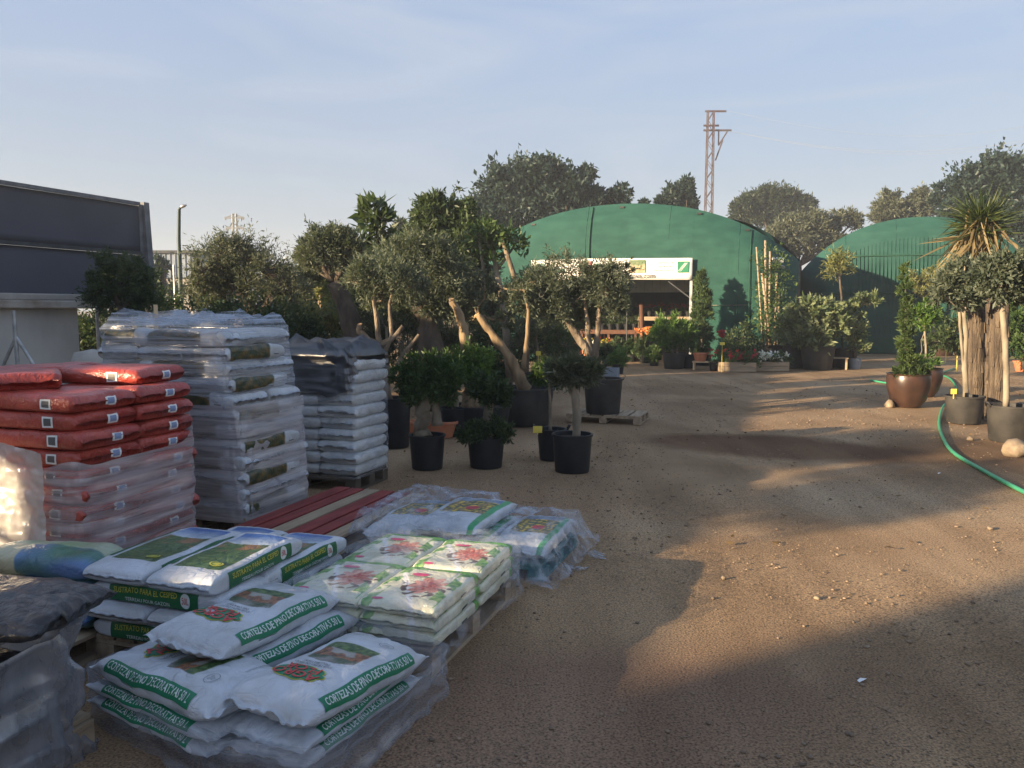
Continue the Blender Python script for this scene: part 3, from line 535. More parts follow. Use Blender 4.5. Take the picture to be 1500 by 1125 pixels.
def sticker(sh, kind):
    out = []
    return out
BAGS = {}
def make_kind(kind, k):
    key = (kind, k)
    if key in BAGS: return BAGS[key]
    seed = hash(kind) % 50 if False else sum(map(ord, kind)) % 50 + k*3.3
    parts = []
    if kind == 'bark':
        sh = BagShape(0.78, 0.38, 0.128, seed, 2.8, 1.2, 6.0, flap=0.95, ear=1.04); me = sh.mesh('bag', 'bag', paint_bark, 150, 170)
        dl = 0.185
        parts.append(('label_strip', sh.decal('label_strip', 'green_print', rect_geo(0.55, 0.058, 40, 8), 0.0, dl, 0, 0.0025)))
        parts.append(('lettering', sh.decal('lettering', 'white_print', fit(text_geo('CORTEZAS DE PINO DECORATIVAS 50 L', 0.04, 0.012), 0.52, 0.031), -0.26, dl+0.013, 0, 0.005)))
        lx = -0.165
        parts.append(('logo_edge', sh.decal('logo_edge', 'yellow_print', cloud_geo(0.120, 0.070), lx, -0.03, -math.pi/2*-1, 0.0022)))
        parts.append(('logo_cloud', sh.decal('logo_cloud', 'green_print', cloud_geo(0.114, 0.064), lx, -0.03, math.pi/2, 0.0035)))
        parts.append(('logo_lettering', sh.decal('logo_lettering', 'red_print', text_geo('AGRO', 0.070, 0.02, 'CENTER'), lx-0.002, -0.03, math.pi/2, 0.0058)))
        parts.append(('logo_lettering', sh.decal('logo_lettering', 'red_print', text_geo('FLOR', 0.066, 0.02, 'CENTER'), lx+0.050, -0.03, math.pi/2, 0.0058)))
        parts.append(('title', sh.decal('title', 'black_print', text_geo('CORTEZAS DE PINO', 0.019, 0.004, 'CENTER'), -0.075, -0.03, math.pi/2, 0.0035)))
        parts.append(('title', sh.decal('title', 'black_print', text_geo('DECORATIVAS', 0.019, 0.004, 'CENTER'), -0.053, -0.03, math.pi/2, 0.0035)))
        parts.append(('stamp', sh.decal('stamp', 'black_print', ring_geo(0.034, 0.022, 0.0016), 0.24, 0.07, math.pi/2, 0.0035)))
        parts.append(('lettering', sh.decal('lettering', 'black_print', text_geo('CALIBRE', 0.009, 0.001, 'CENTER'), 0.237, 0.07, math.pi/2, 0.0035)))
        parts.append(('lettering', sh.decal('lettering', 'black_print', text_geo('20-40', 0.009, 0.001, 'CENTER'), 0.249, 0.07, math.pi/2, 0.0035)))
        parts.append(('small_print', sh.decal('small_print', 'black_print', text_geo('CORTEZA DE PINO', 0.012, 0.002), 0.28, -0.05, math.pi/2, 0.0035)))
        parts.append(('batch_print', sh.decal('batch_print', 'black_print', rect_geo(0.10, 0.010), -0.2, 0.275, 0, 0.003)))
    elif kind == 'lawn':
        sh = BagShape(0.74, 0.348, 0.094, seed, 6.0, 0.6, 12); me = sh.mesh('bag', 'bag', paint_lawn, 150, 160); q = sh.per*0.25
        parts.append(('label_strip', sh.decal('label_strip', 'dkgreen_print', rect_geo(0.50, 0.072, 30, 8), 0.0, q-0.002, 0, 0.0025)))
        parts.append(('lettering', sh.decal('lettering', 'yellow_print', fit(text_geo('SUSTRATO PARA EL CESPED', 0.026, 0.01), 0.36, 0.022), -0.225, q-0.004, 0, 0.005)))
        parts.append(('lettering', sh.decal('lettering', 'white_print', fit(text_geo('TERREAU POUR GAZON', 0.020, 0.002), 0.25, 0.015), -0.16, q+0.024, 0, 0.005)))
        parts.append(('volume_mark', sh.decal('volume_mark', 'white_print', disc_geo(0.026, 0.028), 0.18, q-0.004, 0, 0.0045)))
        parts.append(('lettering', sh.decal('lettering', 'red_print', text_geo('50L', 0.026, 0.004, 'CENTER'), 0.18, q+0.005, 0, 0.0065)))
        parts.append(('oval_mark', sh.decal('oval_mark', 'yellow_print', disc_geo(0.026, 0.036), -0.185, 0.065, 0, 0.003)))
        parts.append(('oval_lettering', sh.decal('oval_lettering', 'dkgreen_print', ring_geo(0.019, 0.026, 0.004), -0.185, 0.065, 0, 0.0045)))
        parts.append(('side_line', sh.decal('side_line', 'dkgreen_print', rect_geo(0.46, 0.016, 26, 2), 0.0, -0.145, 0, 0.003)))
    elif kind == 'orchid':
        sh = BagShape(0.54, 0.392, 0.070, seed, 5.0, 0.6, 12); me = sh.mesh('bag', 'bag', paint_orchid, 150, 160)
        parts.append(('logo', sh.decal('logo', 'red_pink', disc_geo(0.022, 0.046), 0.115, -0.055, 0, 0.003)))
        parts.append(('lettering', sh.decal('lettering', 'green_print', text_geo('ORQUIDEAS', 0.024, 0.002, 'CENTER'), 0.075, -0.045, -math.pi/2, 0.003)))
        parts.append(('lettering', sh.decal('lettering', 'white_print', text_geo('Orquideas', 0.026, 0.001, 'CENTER'), 0.210, -0.03, -math.pi/2, 0.004)))
        parts.append(('logo', sh.decal('logo', 'red_pink', disc_geo(0.010, 0.028), -0.235, -0.11, 0, 0.003)))
        parts.append(('batch_print', sh.decal('batch_print', 'black_print', rect_geo(0.07, 0.010), 0.05, sh.per*0.25+0.01, 0, 0.003)))
    elif kind == 'flower':
        sh = BagShape(0.82, 0.44, 0.13, seed, 3.4, 1.0, 7, flap=0.96, ear=1.03); me = sh.mesh('bag', 'bag', paint_flower, 130, 140)
    elif kind == 'red':
        sh = BagShape(0.71, 0.462, 0.108, seed, 6.5, 0.55, 16); me = sh.mesh('bag', 'bag_red', paint_red, 40, 40); q = sh.per*0.25
        v, f = rect_geo(0.075, 0.055, 4, 4)
        for nm, mt, g, dx, dd, o_ in (('sticker', 'white', rect_geo(0.078, 0.056, 5, 4), 0.16, 0, 0.003), ('barcode', 'grey_print', rect_geo(0.052, 0.034, 5, 4), 0.16, 0, 0.0045)):
            parts.append((nm, sh.decal(nm, mt, g, dx, q, 0, o_)))
        z0 = sh.T*0.5; o1 = [(sh.L/2*0.992+0.003, y, z) for y, z in ((0.06, z0-0.028), (0.135, z0-0.028), (0.135, z0+0.028), (0.06, z0+0.028))]
        for nm, mt, s_, dx in (('sticker', 'white', 1.0, 0.0), ('barcode', 'blue_print', 0.62, 0.0015)):
            vv = []; n_ = 4
            for i in range(n_+1):
                for j in range(n_+1):
                    yy = 0.04 + 0.04*s_*(2*i/n_-1)*0.95; zz = 0.028*s_*(2*j/n_-1)
                    x_ = sh.L/2*(1-min(1, abs(zz/(sh.T*0.52)))**2)**(1/9.0)*0.990
                    vv.append((x_ + 0.003 + dx, yy, z0 + zz))
            me2 = bpy.data.meshes.new(nm); me2.from_pydata(vv, [], [(i*(n_+1)+j, (i+1)*(n_+1)+j, (i+1)*(n_+1)+j+1, i*(n_+1)+j+1) for i in range(n_) for j in range(n_)]); me2.materials.append(M[mt]); parts.append((nm, me2))
    elif kind == 'mixed':
        sh = BagShape(0.71, 0.415, 0.122, seed, 6.0, 0.7, 14); me = sh.mesh('bag', 'bag', paint_mixed, 48, 52)
        parts.append(('batch_print', sh.decal('batch_print', 'black_print', rect_geo(0.06, 0.006), 0.22, sh.per*0.25+0.02, 0, 0.003)))
    elif kind == 'plain':
        sh = BagShape(0.64, 0.42, 0.116, seed, 5.0, 1.0, 12); me = sh.mesh('bag', 'bag', paint_plain, 40, 40)
    elif kind == 'dark':
        sh = BagShape(0.80, 0.46, 0.15, seed, 2.6, 1.6, 4); me = sh.mesh('bag', 'bag_dark', paint_dark, 70, 70)
    elif kind == 'blue':
        sh = BagShape(0.62, 0.26, 0.15, seed, 2.3, 1.0, 7); me = sh.mesh('bag', 'bag', paint_blue, 60, 60)
    BAGS[key] = (sh, me, parts); return BAGS[key]
M['red_pink'] = flat('pink_print', (0.55, 0.06, 0.16), 0.4); M['blue_print'] = flat('blue_grey_print', (0.20, 0.26, 0.42), 0.5)
brng = random.Random(11)
def bag(kind, k, a, b, z, rot, label, group, jit=0.012, tilt=(0, 0), sc_=(1, 1, 1), prints=True, name=None):
    sh, me, parts = make_kind(kind, k); nm = name or {'bark':'bark_bag','lawn':'lawn_substrate_bag','orchid':'orchid_substrate_bag','flower':'flower_substrate_bag','red':'red_bag','mixed':'wrapped_substrate_bag','plain':'white_bag','dark':'dark_bag','blue':'printed_bag'}[kind]
    o = bpy.data.objects.new(nm, me); col.objects.link(o)
    o.location = P(a + brng.uniform(-jit, jit), b + brng.uniform(-jit, jit), z); o.rotation_euler = (tilt[0] + brng.uniform(-.008, .008), tilt[1] + brng.uniform(-.008, .008), rot + brng.uniform(-.03, .03)); o.scale = sc_
    tag(o, label, 'bag', group)
    if prints:
        host = None
        for pn, pm in parts:
            c = bpy.data.objects.new(pn, pm); col.objects.link(c)
            c.parent = host if host is not None and pn in ('lettering', 'logo_lettering', 'barcode', 'oval_lettering', 'logo_cloud') else o
            if pn in ('label_strip', 'logo_edge', 'sticker', 'volume_mark', 'oval_mark', 'stamp'): host = c
    return o
ORD = ['top', 'second', 'third', 'fourth', 'fifth', 'sixth', 'seventh', 'eighth', 'ninth', 'tenth', 'eleventh', 'twelfth', 'thirteenth']

def pallet(a0, a1, b0, b1, label, mats=('wood', 'wood'), h=0.135, z=0.0, boards=6, along='A', name='pallet', group='pallets under the bags'):
    """boards run along the yard or across; three bearers on nine blocks"""
    la, lb = a1-a0, b1-b0; o = thing(name, label, 'pallet', P((a0+a1)/2, (b0+b1)/2, z), ROT_A, group)
    L, Wd = (la, lb) if along == 'A' else (lb, la)
    if along != 'A': o.rotation_euler = (0, 0, ROT_B)
    t = 0.02; bh = h - 3*t
    gap = Wd/boards
    for k in range(boards):
        mb = MB(); mb.box((0, -Wd/2+gap*(k+0.5), h - t/2), (L + brng.uniform(-.02, .01), gap*brng.uniform(.74, .9), t)); bevel(mb.build('board', M[mats[k % len(mats)]], o), 0.003)
    for x in (-L/2+0.05, 0, L/2-0.05):
        mb = MB(); mb.box((x, 0, h - t*1.5 - 0.001), (0.095, Wd, t)); mb.build('crossbar', M[mats[0]], o)
        for y in (-Wd/2+0.055, 0, Wd/2-0.055):
            mb = MB(); mb.box((x, y, t + bh/2 - 0.001), (0.1, 0.105, bh - 0.004)); mb.build('block', M[mats[0]], o)
    for y in (-Wd/2+0.055, 0, Wd/2-0.055):
        mb = MB(); mb.box((0, y, t/2 - 0.001), (L, 0.1, t)); mb.build('bottom_board', M[mats[0]], o)
    return o

def poly_pt(poly, f):
    def at(g):
        ln = [math.dist(poly[k], poly[(k+1) % len(poly)]) for k in range(len(poly))]; d = (g % 1.0)*sum(ln)
        for k, q in enumerate(ln):
            if d <= q: t = d/q; p0, p1 = poly[k], poly[(k+1) % len(poly)]; return p0[0]+(p1[0]-p0[0])*t, p0[1]+(p1[1]-p0[1])*t
            d -= q
        return poly[0]
    ps = [at(f+e) for e in (-0.016, -0.008, 0, 0.008, 0.016)]; return sum(p[0] for p in ps)/5, sum(p[1] for p in ps)/5
def wrap(name, label, a0, a1, b0, b1, zb, zt, mat, seed, lean=(0, 0), top=None, bottom=None, closed_top=False, crumple=0.012, group='plastic wraps round the stacks', flare=0.0, zf=16, poly=None, topb=0.045, ridge=0.0, n=120, m=44, cat='plastic wrap', rad=0.05):
    """a film pulled round a load: rounded ring of the load's outline, creased; top / bottom give a ragged edge"""
    mb = MB(); ca, cb, la, lb = (a0+a1)/2, (b0+b1)/2, (a1-a0)/2, (b1-b0)/2
    base = P(ca, cb, 0); o = None
    for j in range(m+1):
        for i in range(n):
            t = 2*math.pi*i/n; c, s = math.cos(t), math.sin(t); e = 0.22
            ua = math.copysign(abs(c)**e, c)*la; ub = math.copysign(abs(s)**e, s)*lb
            if poly: ua, ub = poly_pt(poly, i/n); ua -= ca; ub -= cb
            tp = zt + (top(t) if top else 0); bt = zb + (bottom(t) if bottom else 0); f = j/m; z = bt + (tp-bt)*f
            nn = mnoise.noise(Vector((c*3+seed, s*3, z*zf)))*crumple + mnoise.noise(Vector((c*9+seed, s*9, z*5)))*crumple*0.8
            nn -= ridge*abs(mnoise.noise(Vector((ua*7+seed, ub*7, z*4)))) + ridge*0.5*abs(mnoise.noise(Vector((ua*19+seed+z*4, ub*19, z*9))))
            k = 1 + nn/max(la, lb)*1.4 + flare*max(0, 0.25-f)*4*(0.6+0.6*mnoise.noise(Vector((c*5, s*5, seed))))
            q = P(ua*k + lean[0]*z, ub*k + lean[1]*z, z); mb.v.append(tuple(q))
    for j in range(m):
        for i in range(n): a = j*n+i; b = j*n+(i+1) % n; mb.f.append((a, b, b+n, a+n))
    if closed_top:
        r0 = m*n; prev = [r0+i for i in range(n)]
        for ring in (0.94, 0.84, 0.7, 0.55, 0.4, 0.25, 0.1):
            cur = []
            for i in range(n):
                v = Vector(mb.v[r0+i]); cx = Vector((lean[0]*AX.x*zt + lean[1]*BX.x*zt, lean[0]*AX.y*zt + lean[1]*BX.y*zt, 0)); q = cx + (v-cx)*ring
                q.z = zt + 0.03 + topb*(abs(mnoise.noise(Vector((q.x*4, q.y*4, seed))))*1.6 + 0.5*mnoise.noise(Vector((q.x*13, q.y*13, seed)))); cur.append(len(mb.v)); mb.v.append(tuple(q))
            for i in range(n): mb.f.append((prev[i], prev[(i+1) % n], cur[(i+1) % n], cur[i]))
            prev = cur
        mb.f.append(tuple(prev))
    o = mb.build(name, M[mat], smooth=True, loc=base); return tag(o, label, cat, group)
def drape(name, label, cen, size, mat, height, seed, rot=0.0, n=46, group=None, cat='plastic sheet'):
    """a loose sheet: height(x, y) gives what it lies on"""
    mb = MB()
    for j in range(n+1):
        for i in range(n+1):
            u, v = i/n*2-1, j/n*2-1; x, y = u*size[0]/2, v*size[1]/2
            x *= 1 + 0.10*mnoise.noise(Vector((v*3, u, seed))); y *= 1 + 0.10*mnoise.noise(Vector((u*3, v, seed+4)))
            z = height(x, y) + 0.022*abs(mnoise.noise(Vector((x*7, y*7, seed)))) + 0.012*mnoise.noise(Vector((x*22, y*18, seed)))
            mb.v.append((x, y, z))
    for j in range(n):
        for i in range(n): k = j*(n+1)+i; mb.f.append((k, k+1, k+n+2, k+n+1))
    return tag(mb.build(name, M[mat], smooth=True, loc=cen, rot=rot), label, cat, group)

# ---- red stack
def red_stack():
    a0, bR, T = 3.46, -3.71, 0.1035; n = 10; z0 = 0.135
    pallet(a0+0.02, a0+0.9, bR-1.42, bR-0.02, 'wooden pallet under the tall stack of red bags')
    for k in range(n):
        z = z0 + k*T; o = ORD[n-1-k]; wv = 0.02*math.sin(k*2.1)
        bag('red', k % 3, a0+0.235, bR-0.355+wv, z, ROT_B, 'red bag at the near right corner of the red stack, %s layer down' % o if k < n-1 else 'red plastic bag at the near right corner, uppermost full layer of the red stack', 'bags of the red stack', sc_=(1,1,1.0))
        bag('red', (k+1) % 3, a0+0.70, bR-0.355-wv, z, ROT_B, 'red plastic bag at the far end of the red stack side, %s full layer down' % o, 'bags of the red stack', sc_=(1,1,1.0))
        if k >= 2: bag('red', (k+2) % 3, a0+0.24, bR-1.065+wv, z, ROT_B, 'red bag at the left picture edge of the red stack, %s full layer' % o, 'bags of the red stack', sc_=(1,1,1.0))
    zt = z0 + n*T
    bag('red', 1, a0+0.33, bR-0.78, zt-0.005, ROT_A+R(48), 'red plastic bag lying loose on top of the red stack, white sticker facing us', 'bags of the red stack')
    bag('red', 2, a0+0.80, bR-0.50, zt-0.005, ROT_B+R(4), 'red plastic bag on the far back top corner of the red stack', 'bags of the red stack')
    bag('red', 0, a0+0.72, bR-1.10, zt-0.005, ROT_B+R(2), 'red plastic bag raised highest at the back of the red stack', 'bags of the red stack', tilt=(0, R(-3)))
    def top(t):
        c, s = math.cos(t), math.sin(t)
        return 0.05*math.sin(t*3) + (0.10*c if s > 0 else -0.02) 
    wrap('stretch_film_wrap', 'clear stretch film around the lower layers of the red bag stack', a0-0.035, a0+0.965, bR-1.46, bR+0.035, 0.10, 0.84, 'film_red', 3.0, top=top, crumple=0.006)
    # a loose, whiter sheet hanging on the front
    mb = MB(); n_ = 70
    for j in range(n_+1):
        for i in range(n_+1):
            u, v = i/n_, j/n_; b = bR-1.45 + u*1.29; zt_ = 1.0 - 0.14*u**1.5; z = 0.22 + (zt_-0.22)*v
            mb.v.append(tuple(P(-0.085 - 0.02*mnoise.noise(Vector((b*6, z*5, 1))) - 0.022*abs(mnoise.noise(Vector((b*13, z*9, 4)))) - 0.008*mnoise.noise(Vector((b*40, z*33, 2))), b - bR, z)))
    for j in range(n_):
        for i in range(n_): k = j*(n_+1)+i; mb.f.append((k, k+1, k+n_+2, k+n_+1))
    tag(mb.build('loose_plastic_sheet', M['film_white'], smooth=True, loc=P(a0, bR)), 'torn whitish plastic sheet hanging on the front of the red stack', 'plastic sheet')
M['film_red'] = film('cloudy_stretch_film', (1.2,1.2,16), 0.30, 0.74, (0.68,0.66,0.70), 1.7, 0.2, 0.36, 0.62)
M['film_white'] = film('milky_torn_film', (4,4,4), 0.72, 0.96, (0.70,0.68,0.62), 2.0, 0.25)
red_stack()

# ---- tall wrapped stack
def tall_stack():
    a0, bR, T, n, z0 = 4.91, -3.72, 0.112, 12, 0.135
    pallet(a0+0.0, a0+0.82, bR-1.05, bR, 'wooden pallet under the tallest film wrapped stack')
    for k in range(n):
        z = z0 + k*T; o = ORD[n-1-k]; off = -0.018*max(0, k-3)*1.0; lay = 'layer %s' % o
        if k % 2 == 0:
            for q in range(2): bag('mixed', (k+q) % 3, a0+0.35, bR-0.20-0.41*q+off, z, ROT_A, 'white printed bag lying lengthwise in the tallest wrapped stack, %s layer, %s' % (o, 'right side' if q == 0 else 'middle of the front'), 'bags of the tall wrapped stack')
            bag('mixed', (k+2) % 3, a0+0.24, bR-0.98+off, z, ROT_A, 'white printed bag at the left front of the tallest wrapped stack, %s layer' % o, 'bags of the tall wrapped stack', sc_=(0.72, 0.9, 1))
        else:
            bag('mixed', k % 3, a0+0.20, bR-0.35+off, z, ROT_B, 'white printed bag across the front right of the tallest wrapped stack, %s layer' % o, 'bags of the tall wrapped stack')
            bag('mixed', (k+1) % 3, a0+0.61, bR-0.35+off, z, ROT_B, 'white printed bag across the rear right of the tallest wrapped stack, %s layer' % o, 'bags of the tall wrapped stack')
            bag('mixed', (k+2) % 3, a0+0.20, bR-0.90+off, z, ROT_B, 'white printed bag across the front left of the tallest wrapped stack, %s layer' % o, 'bags of the tall wrapped stack', sc_=(0.6,1,1))
    def bt(t): return 0.10*math.sin(2*t+0.5) + (0.12 if math.cos(t) < -0.3 else 0)
    wrap('stretch_film_wrap', 'many turns of creased film around the upper half of the tallest stack', a0-0.04, a0+0.86, bR-1.14, bR+0.03, 0.86, 1.50, 'film_thick', 7.0, lean=(0, -0.115), bottom=bt, closed_top=True, crumple=0.012, topb=0.12)
    wrap('stretch_film_wrap', 'thin clear film around the lower half of the tallest stack', a0-0.03, a0+0.85, bR-1.12, bR+0.03, 0.10, 0.95, 'film_red', 9.0, lean=(0, -0.05), crumple=0.008)
    for px, py, h in ((228, 452, 0.16), (195, 472, 0.12)):
        p = D(px, py, 5.9+0.5); tag(MB().box((0, 0, -0.12), (0.03, 0.018, 0.3)).build('wooden_stake', M['wood_new'], loc=p, rot=(0.05, R(-14) if px < 210 else 0, 0.4)), 'pale wooden stake end sticking up behind the tallest stack, %s' % ('thin and leaning' if px < 210 else 'thick and upright'), 'stake', 'stakes behind the tallest stack')
tall_stack()

# ---- white stack with black top sheet
def white_stack():
    a0, bR, T, n, z0 = 6.44, -3.70, 0.105, 10, 0.135
    pallet(a0, a0+0.62, bR-1.15, bR, 'dark wooden pallet under the stack of plain white bags', ('wood_dark',))
    for k in range(n):
        z = z0 + k*T; o = ORD[n-1-k]; sh = 0.012*math.sin(k*1.7)
        bag('plain', k % 3, a0+0.31, bR-0.19+sh, z, ROT_A, 'plain white bag at the right end of the white stack, %s layer' % o, 'bags of the white stack', sc_=(0.98,0.95,1))
        bag('plain', (k+1) % 3, a0+0.20, bR-0.66+sh, z, ROT_B, 'plain white bag across the front of the white stack, %s layer, middle' % o, 'bags of the white stack', sc_=(0.92,1,1))
        if k > 3: bag('plain', (k+2) % 3, a0+0.22, bR-1.13, z, ROT_A, 'plain white bag at the left of the white stack, %s layer, beside the tallest stack' % o, 'bags of the white stack', sc_=(0.75,0.9,1))
    def bt(t):
        c, s = math.cos(t), math.sin(t); v = math.copysign(abs(s)**0.22, s)
        if c < -0.02 and abs(v) < 0.995: return -0.02 + 0.24*math.exp(-((v-0.22)/0.13)**2) - 0.06*math.exp(-((v-0.62)/0.16)**2) + 0.16*max(0, v-0.86)/0.14
        return 0.14 + 0.04*math.sin(5*t) if s > 0 else 0.0
    wrap('black_plastic_sheet', 'shiny black plastic sheet wrapped over the top of the white stack', a0-0.03, a0+0.66, bR-1.38, bR+0.02, 0.93, 1.225, 'black_sheet', 2.0, bottom=bt, closed_top=True, crumple=0.02, topb=0.14, group=None, cat='plastic sheet')
    wrap('stretch_film_wrap', 'thin clear film around the plain white bag stack', a0-0.035, a0+0.665, bR-1.36, bR+0.03, 0.12, 1.15, 'film_clear', 5.0, crumple=0.012)
white_stack()

# ---- lawn substrate stack
def lawn_stack():
    a0, bR, T, z0 = 2.88, -2.34, 0.088, 0.135
    pallet(a0+0.02, a0+1.05, bR-0.72, bR-0.02, 'wooden pallet under the green and white lawn bags')
    g = 'lawn substrate bags'
    for k in range(4):
        z = z0 + k*T; nm = ['lowest', 'third layer', 'second layer', 'top layer'][k]
        if k % 2 == 1:
            bag('lawn', 0, a0+0.32, bR-0.185, z, ROT_A, 'lawn substrate bag with landscape picture, right one of the front pair, %s' % nm, g, jit=0.004)
            bag('lawn', 1, a0+0.32, bR-0.535, z, ROT_A, 'lawn substrate bag with landscape picture, left one of the front pair, %s' % nm, g, jit=0.004)
            if k == 1: bag('lawn', 2, a0+0.86, bR-0.36, z, ROT_B, 'lawn substrate bag across the back of the lawn stack, %s' % nm, g)
        else:
            bag('lawn', 2, a0+0.17, bR-0.345, z, ROT_B, 'lawn substrate bag across the front with green label strip facing us, %s' % nm, g, jit=0.004)
            bag('lawn', 1, a0+0.69, bR-0.155, z, ROT_A, 'lawn substrate bag at the back right of the lawn stack, %s' % nm, g, jit=0.004)
            bag('lawn', 0, a0+0.69, bR-0.515, z, ROT_A, 'lawn substrate bag at the back left of the lawn stack, %s' % nm, g, jit=0.004)
lawn_stack()

# ---- pine bark stack
def bark_stack():
    g = 'pine bark bags'
    pallet(2.45, 3.15, -2.40, -1.62, 'low wooden pallet under the pine bark bags at the bottom edge', h=0.06)
    s_ = (1, 1, 0.62)
    for k, (z, w1) in enumerate(((0.055, 'bottom'), (0.115, 'middle'))):
        bag('bark', k, 2.53, -2.20, z, ROT_B - R(15), 'film covered pine bark bag %s the nearest bark bag' % ('two below' if k == 0 else 'directly beneath'), g, sc_=s_)
        bag('bark', 1-k, 2.69, -1.68, z, ROT_A - R(6), 'film covered pine bark bag %s layer on the right flank under the sloping bag' % w1, g, sc_=s_)
        bag('bark', 2, 2.92, -2.14, z, ROT_A - R(6), 'pine bark bag hidden low at the back of the bark stack, %s layer' % w1, g, sc_=s_)
    z = 0.165
    bag('bark', 0, 2.53, -2.20, z, ROT_B - R(15), 'pine bark bag nearest the camera, its green label facing front left', g, jit=0)
    bag('bark', 1, 2.68, -1.66, z + 0.005, ROT_A - R(7), 'pine bark bag sloping at the right with the red and green logo upside down', g, jit=0, tilt=(R(3), R(4)))
    bag('bark', 2, 2.92, -2.12, z - 0.01, ROT_A - R(10), 'pine bark bag under another one behind the nearest bags', g, jit=0)
    bag('bark', 0, 2.88, -2.18, z + 0.10, ROT_A - R(6), 'pine bark bag on top at the back, green label along its right edge', g, jit=0, tilt=(R(3), R(2)))
    wrap('stretch_film_wrap', 'loose clear film around the lower pine bark bags at the bottom edge', 2.2, 3.2, -2.5, -1.45, 0.0, 0.20, 'film', 11.0, crumple=0.012, flare=0.015, zf=8, ridge=0.02, n=200, m=40, top=lambda t: 0.015*math.sin(3*t), poly=[(2.18,-1.80),(2.22,-1.44),(3.20,-1.36),(3.32,-2.40),(2.48,-2.70)])
bark_stack()

# ---- orchid substrate pallet
def orchid_stack():
    a0, bR, T, z0 = 3.24, -1.47, 0.064, 0.135
    pallet(a0, a0+1.08, bR-0.80, bR-0.02, 'pale wooden pallet under the film wrapped orchid substrate bags', ('wood_tan',))
    g = 'orchid substrate bags'
    for k in range(3):
        z = z0 + k*T
        for q, (da, na) in enumerate(((0.27, 'front'), (0.80, 'back'))):
            for r_, (db, nb) in enumerate(((-0.195, 'right'), (-0.585, 'left'))):
                bag('orchid', (k+q+r_) % 2, a0+da, bR+db, z, ROT_A, 'orchid substrate bag, %s %s, %s' % (na, nb, ['bottom layer', 'middle layer', 'top layer with the red flower print showing'][k]), g, jit=0.006)
    wrap('stretch_film_wrap', 'glossy clear film around the orchid substrate bags', a0-0.035, a0+1.11, bR-0.82, bR+0.05, 0.03, 0.335, 'film_clear2', 13.0, crumple=0.03, closed_top=True, flare=0.03, bottom=lambda t: 0.05*math.sin(4*t)+0.05)
M['film_clear2'] = film('glossy_clear_film', (4,4,9), 0.03, 0.55, scale=1.7, p0=0.45, p1=0.8, rough=0.1)
orchid_stack()

# ---- red pallets lying empty
for k in range(2):
    pallet(4.40+0.02*k, 5.82-0.01*k, -3.52, -2.70, 'empty red and tan slatted pallet lying flat, %s of two' % ('lower' if k == 0 else 'upper'), ('wood_tan', 'wood_red', 'wood_red', 'wood_tan', 'wood_red', 'wood_red'), 0.10, k*0.10, 6, 'A', 'red_pallet', 'empty red pallets')

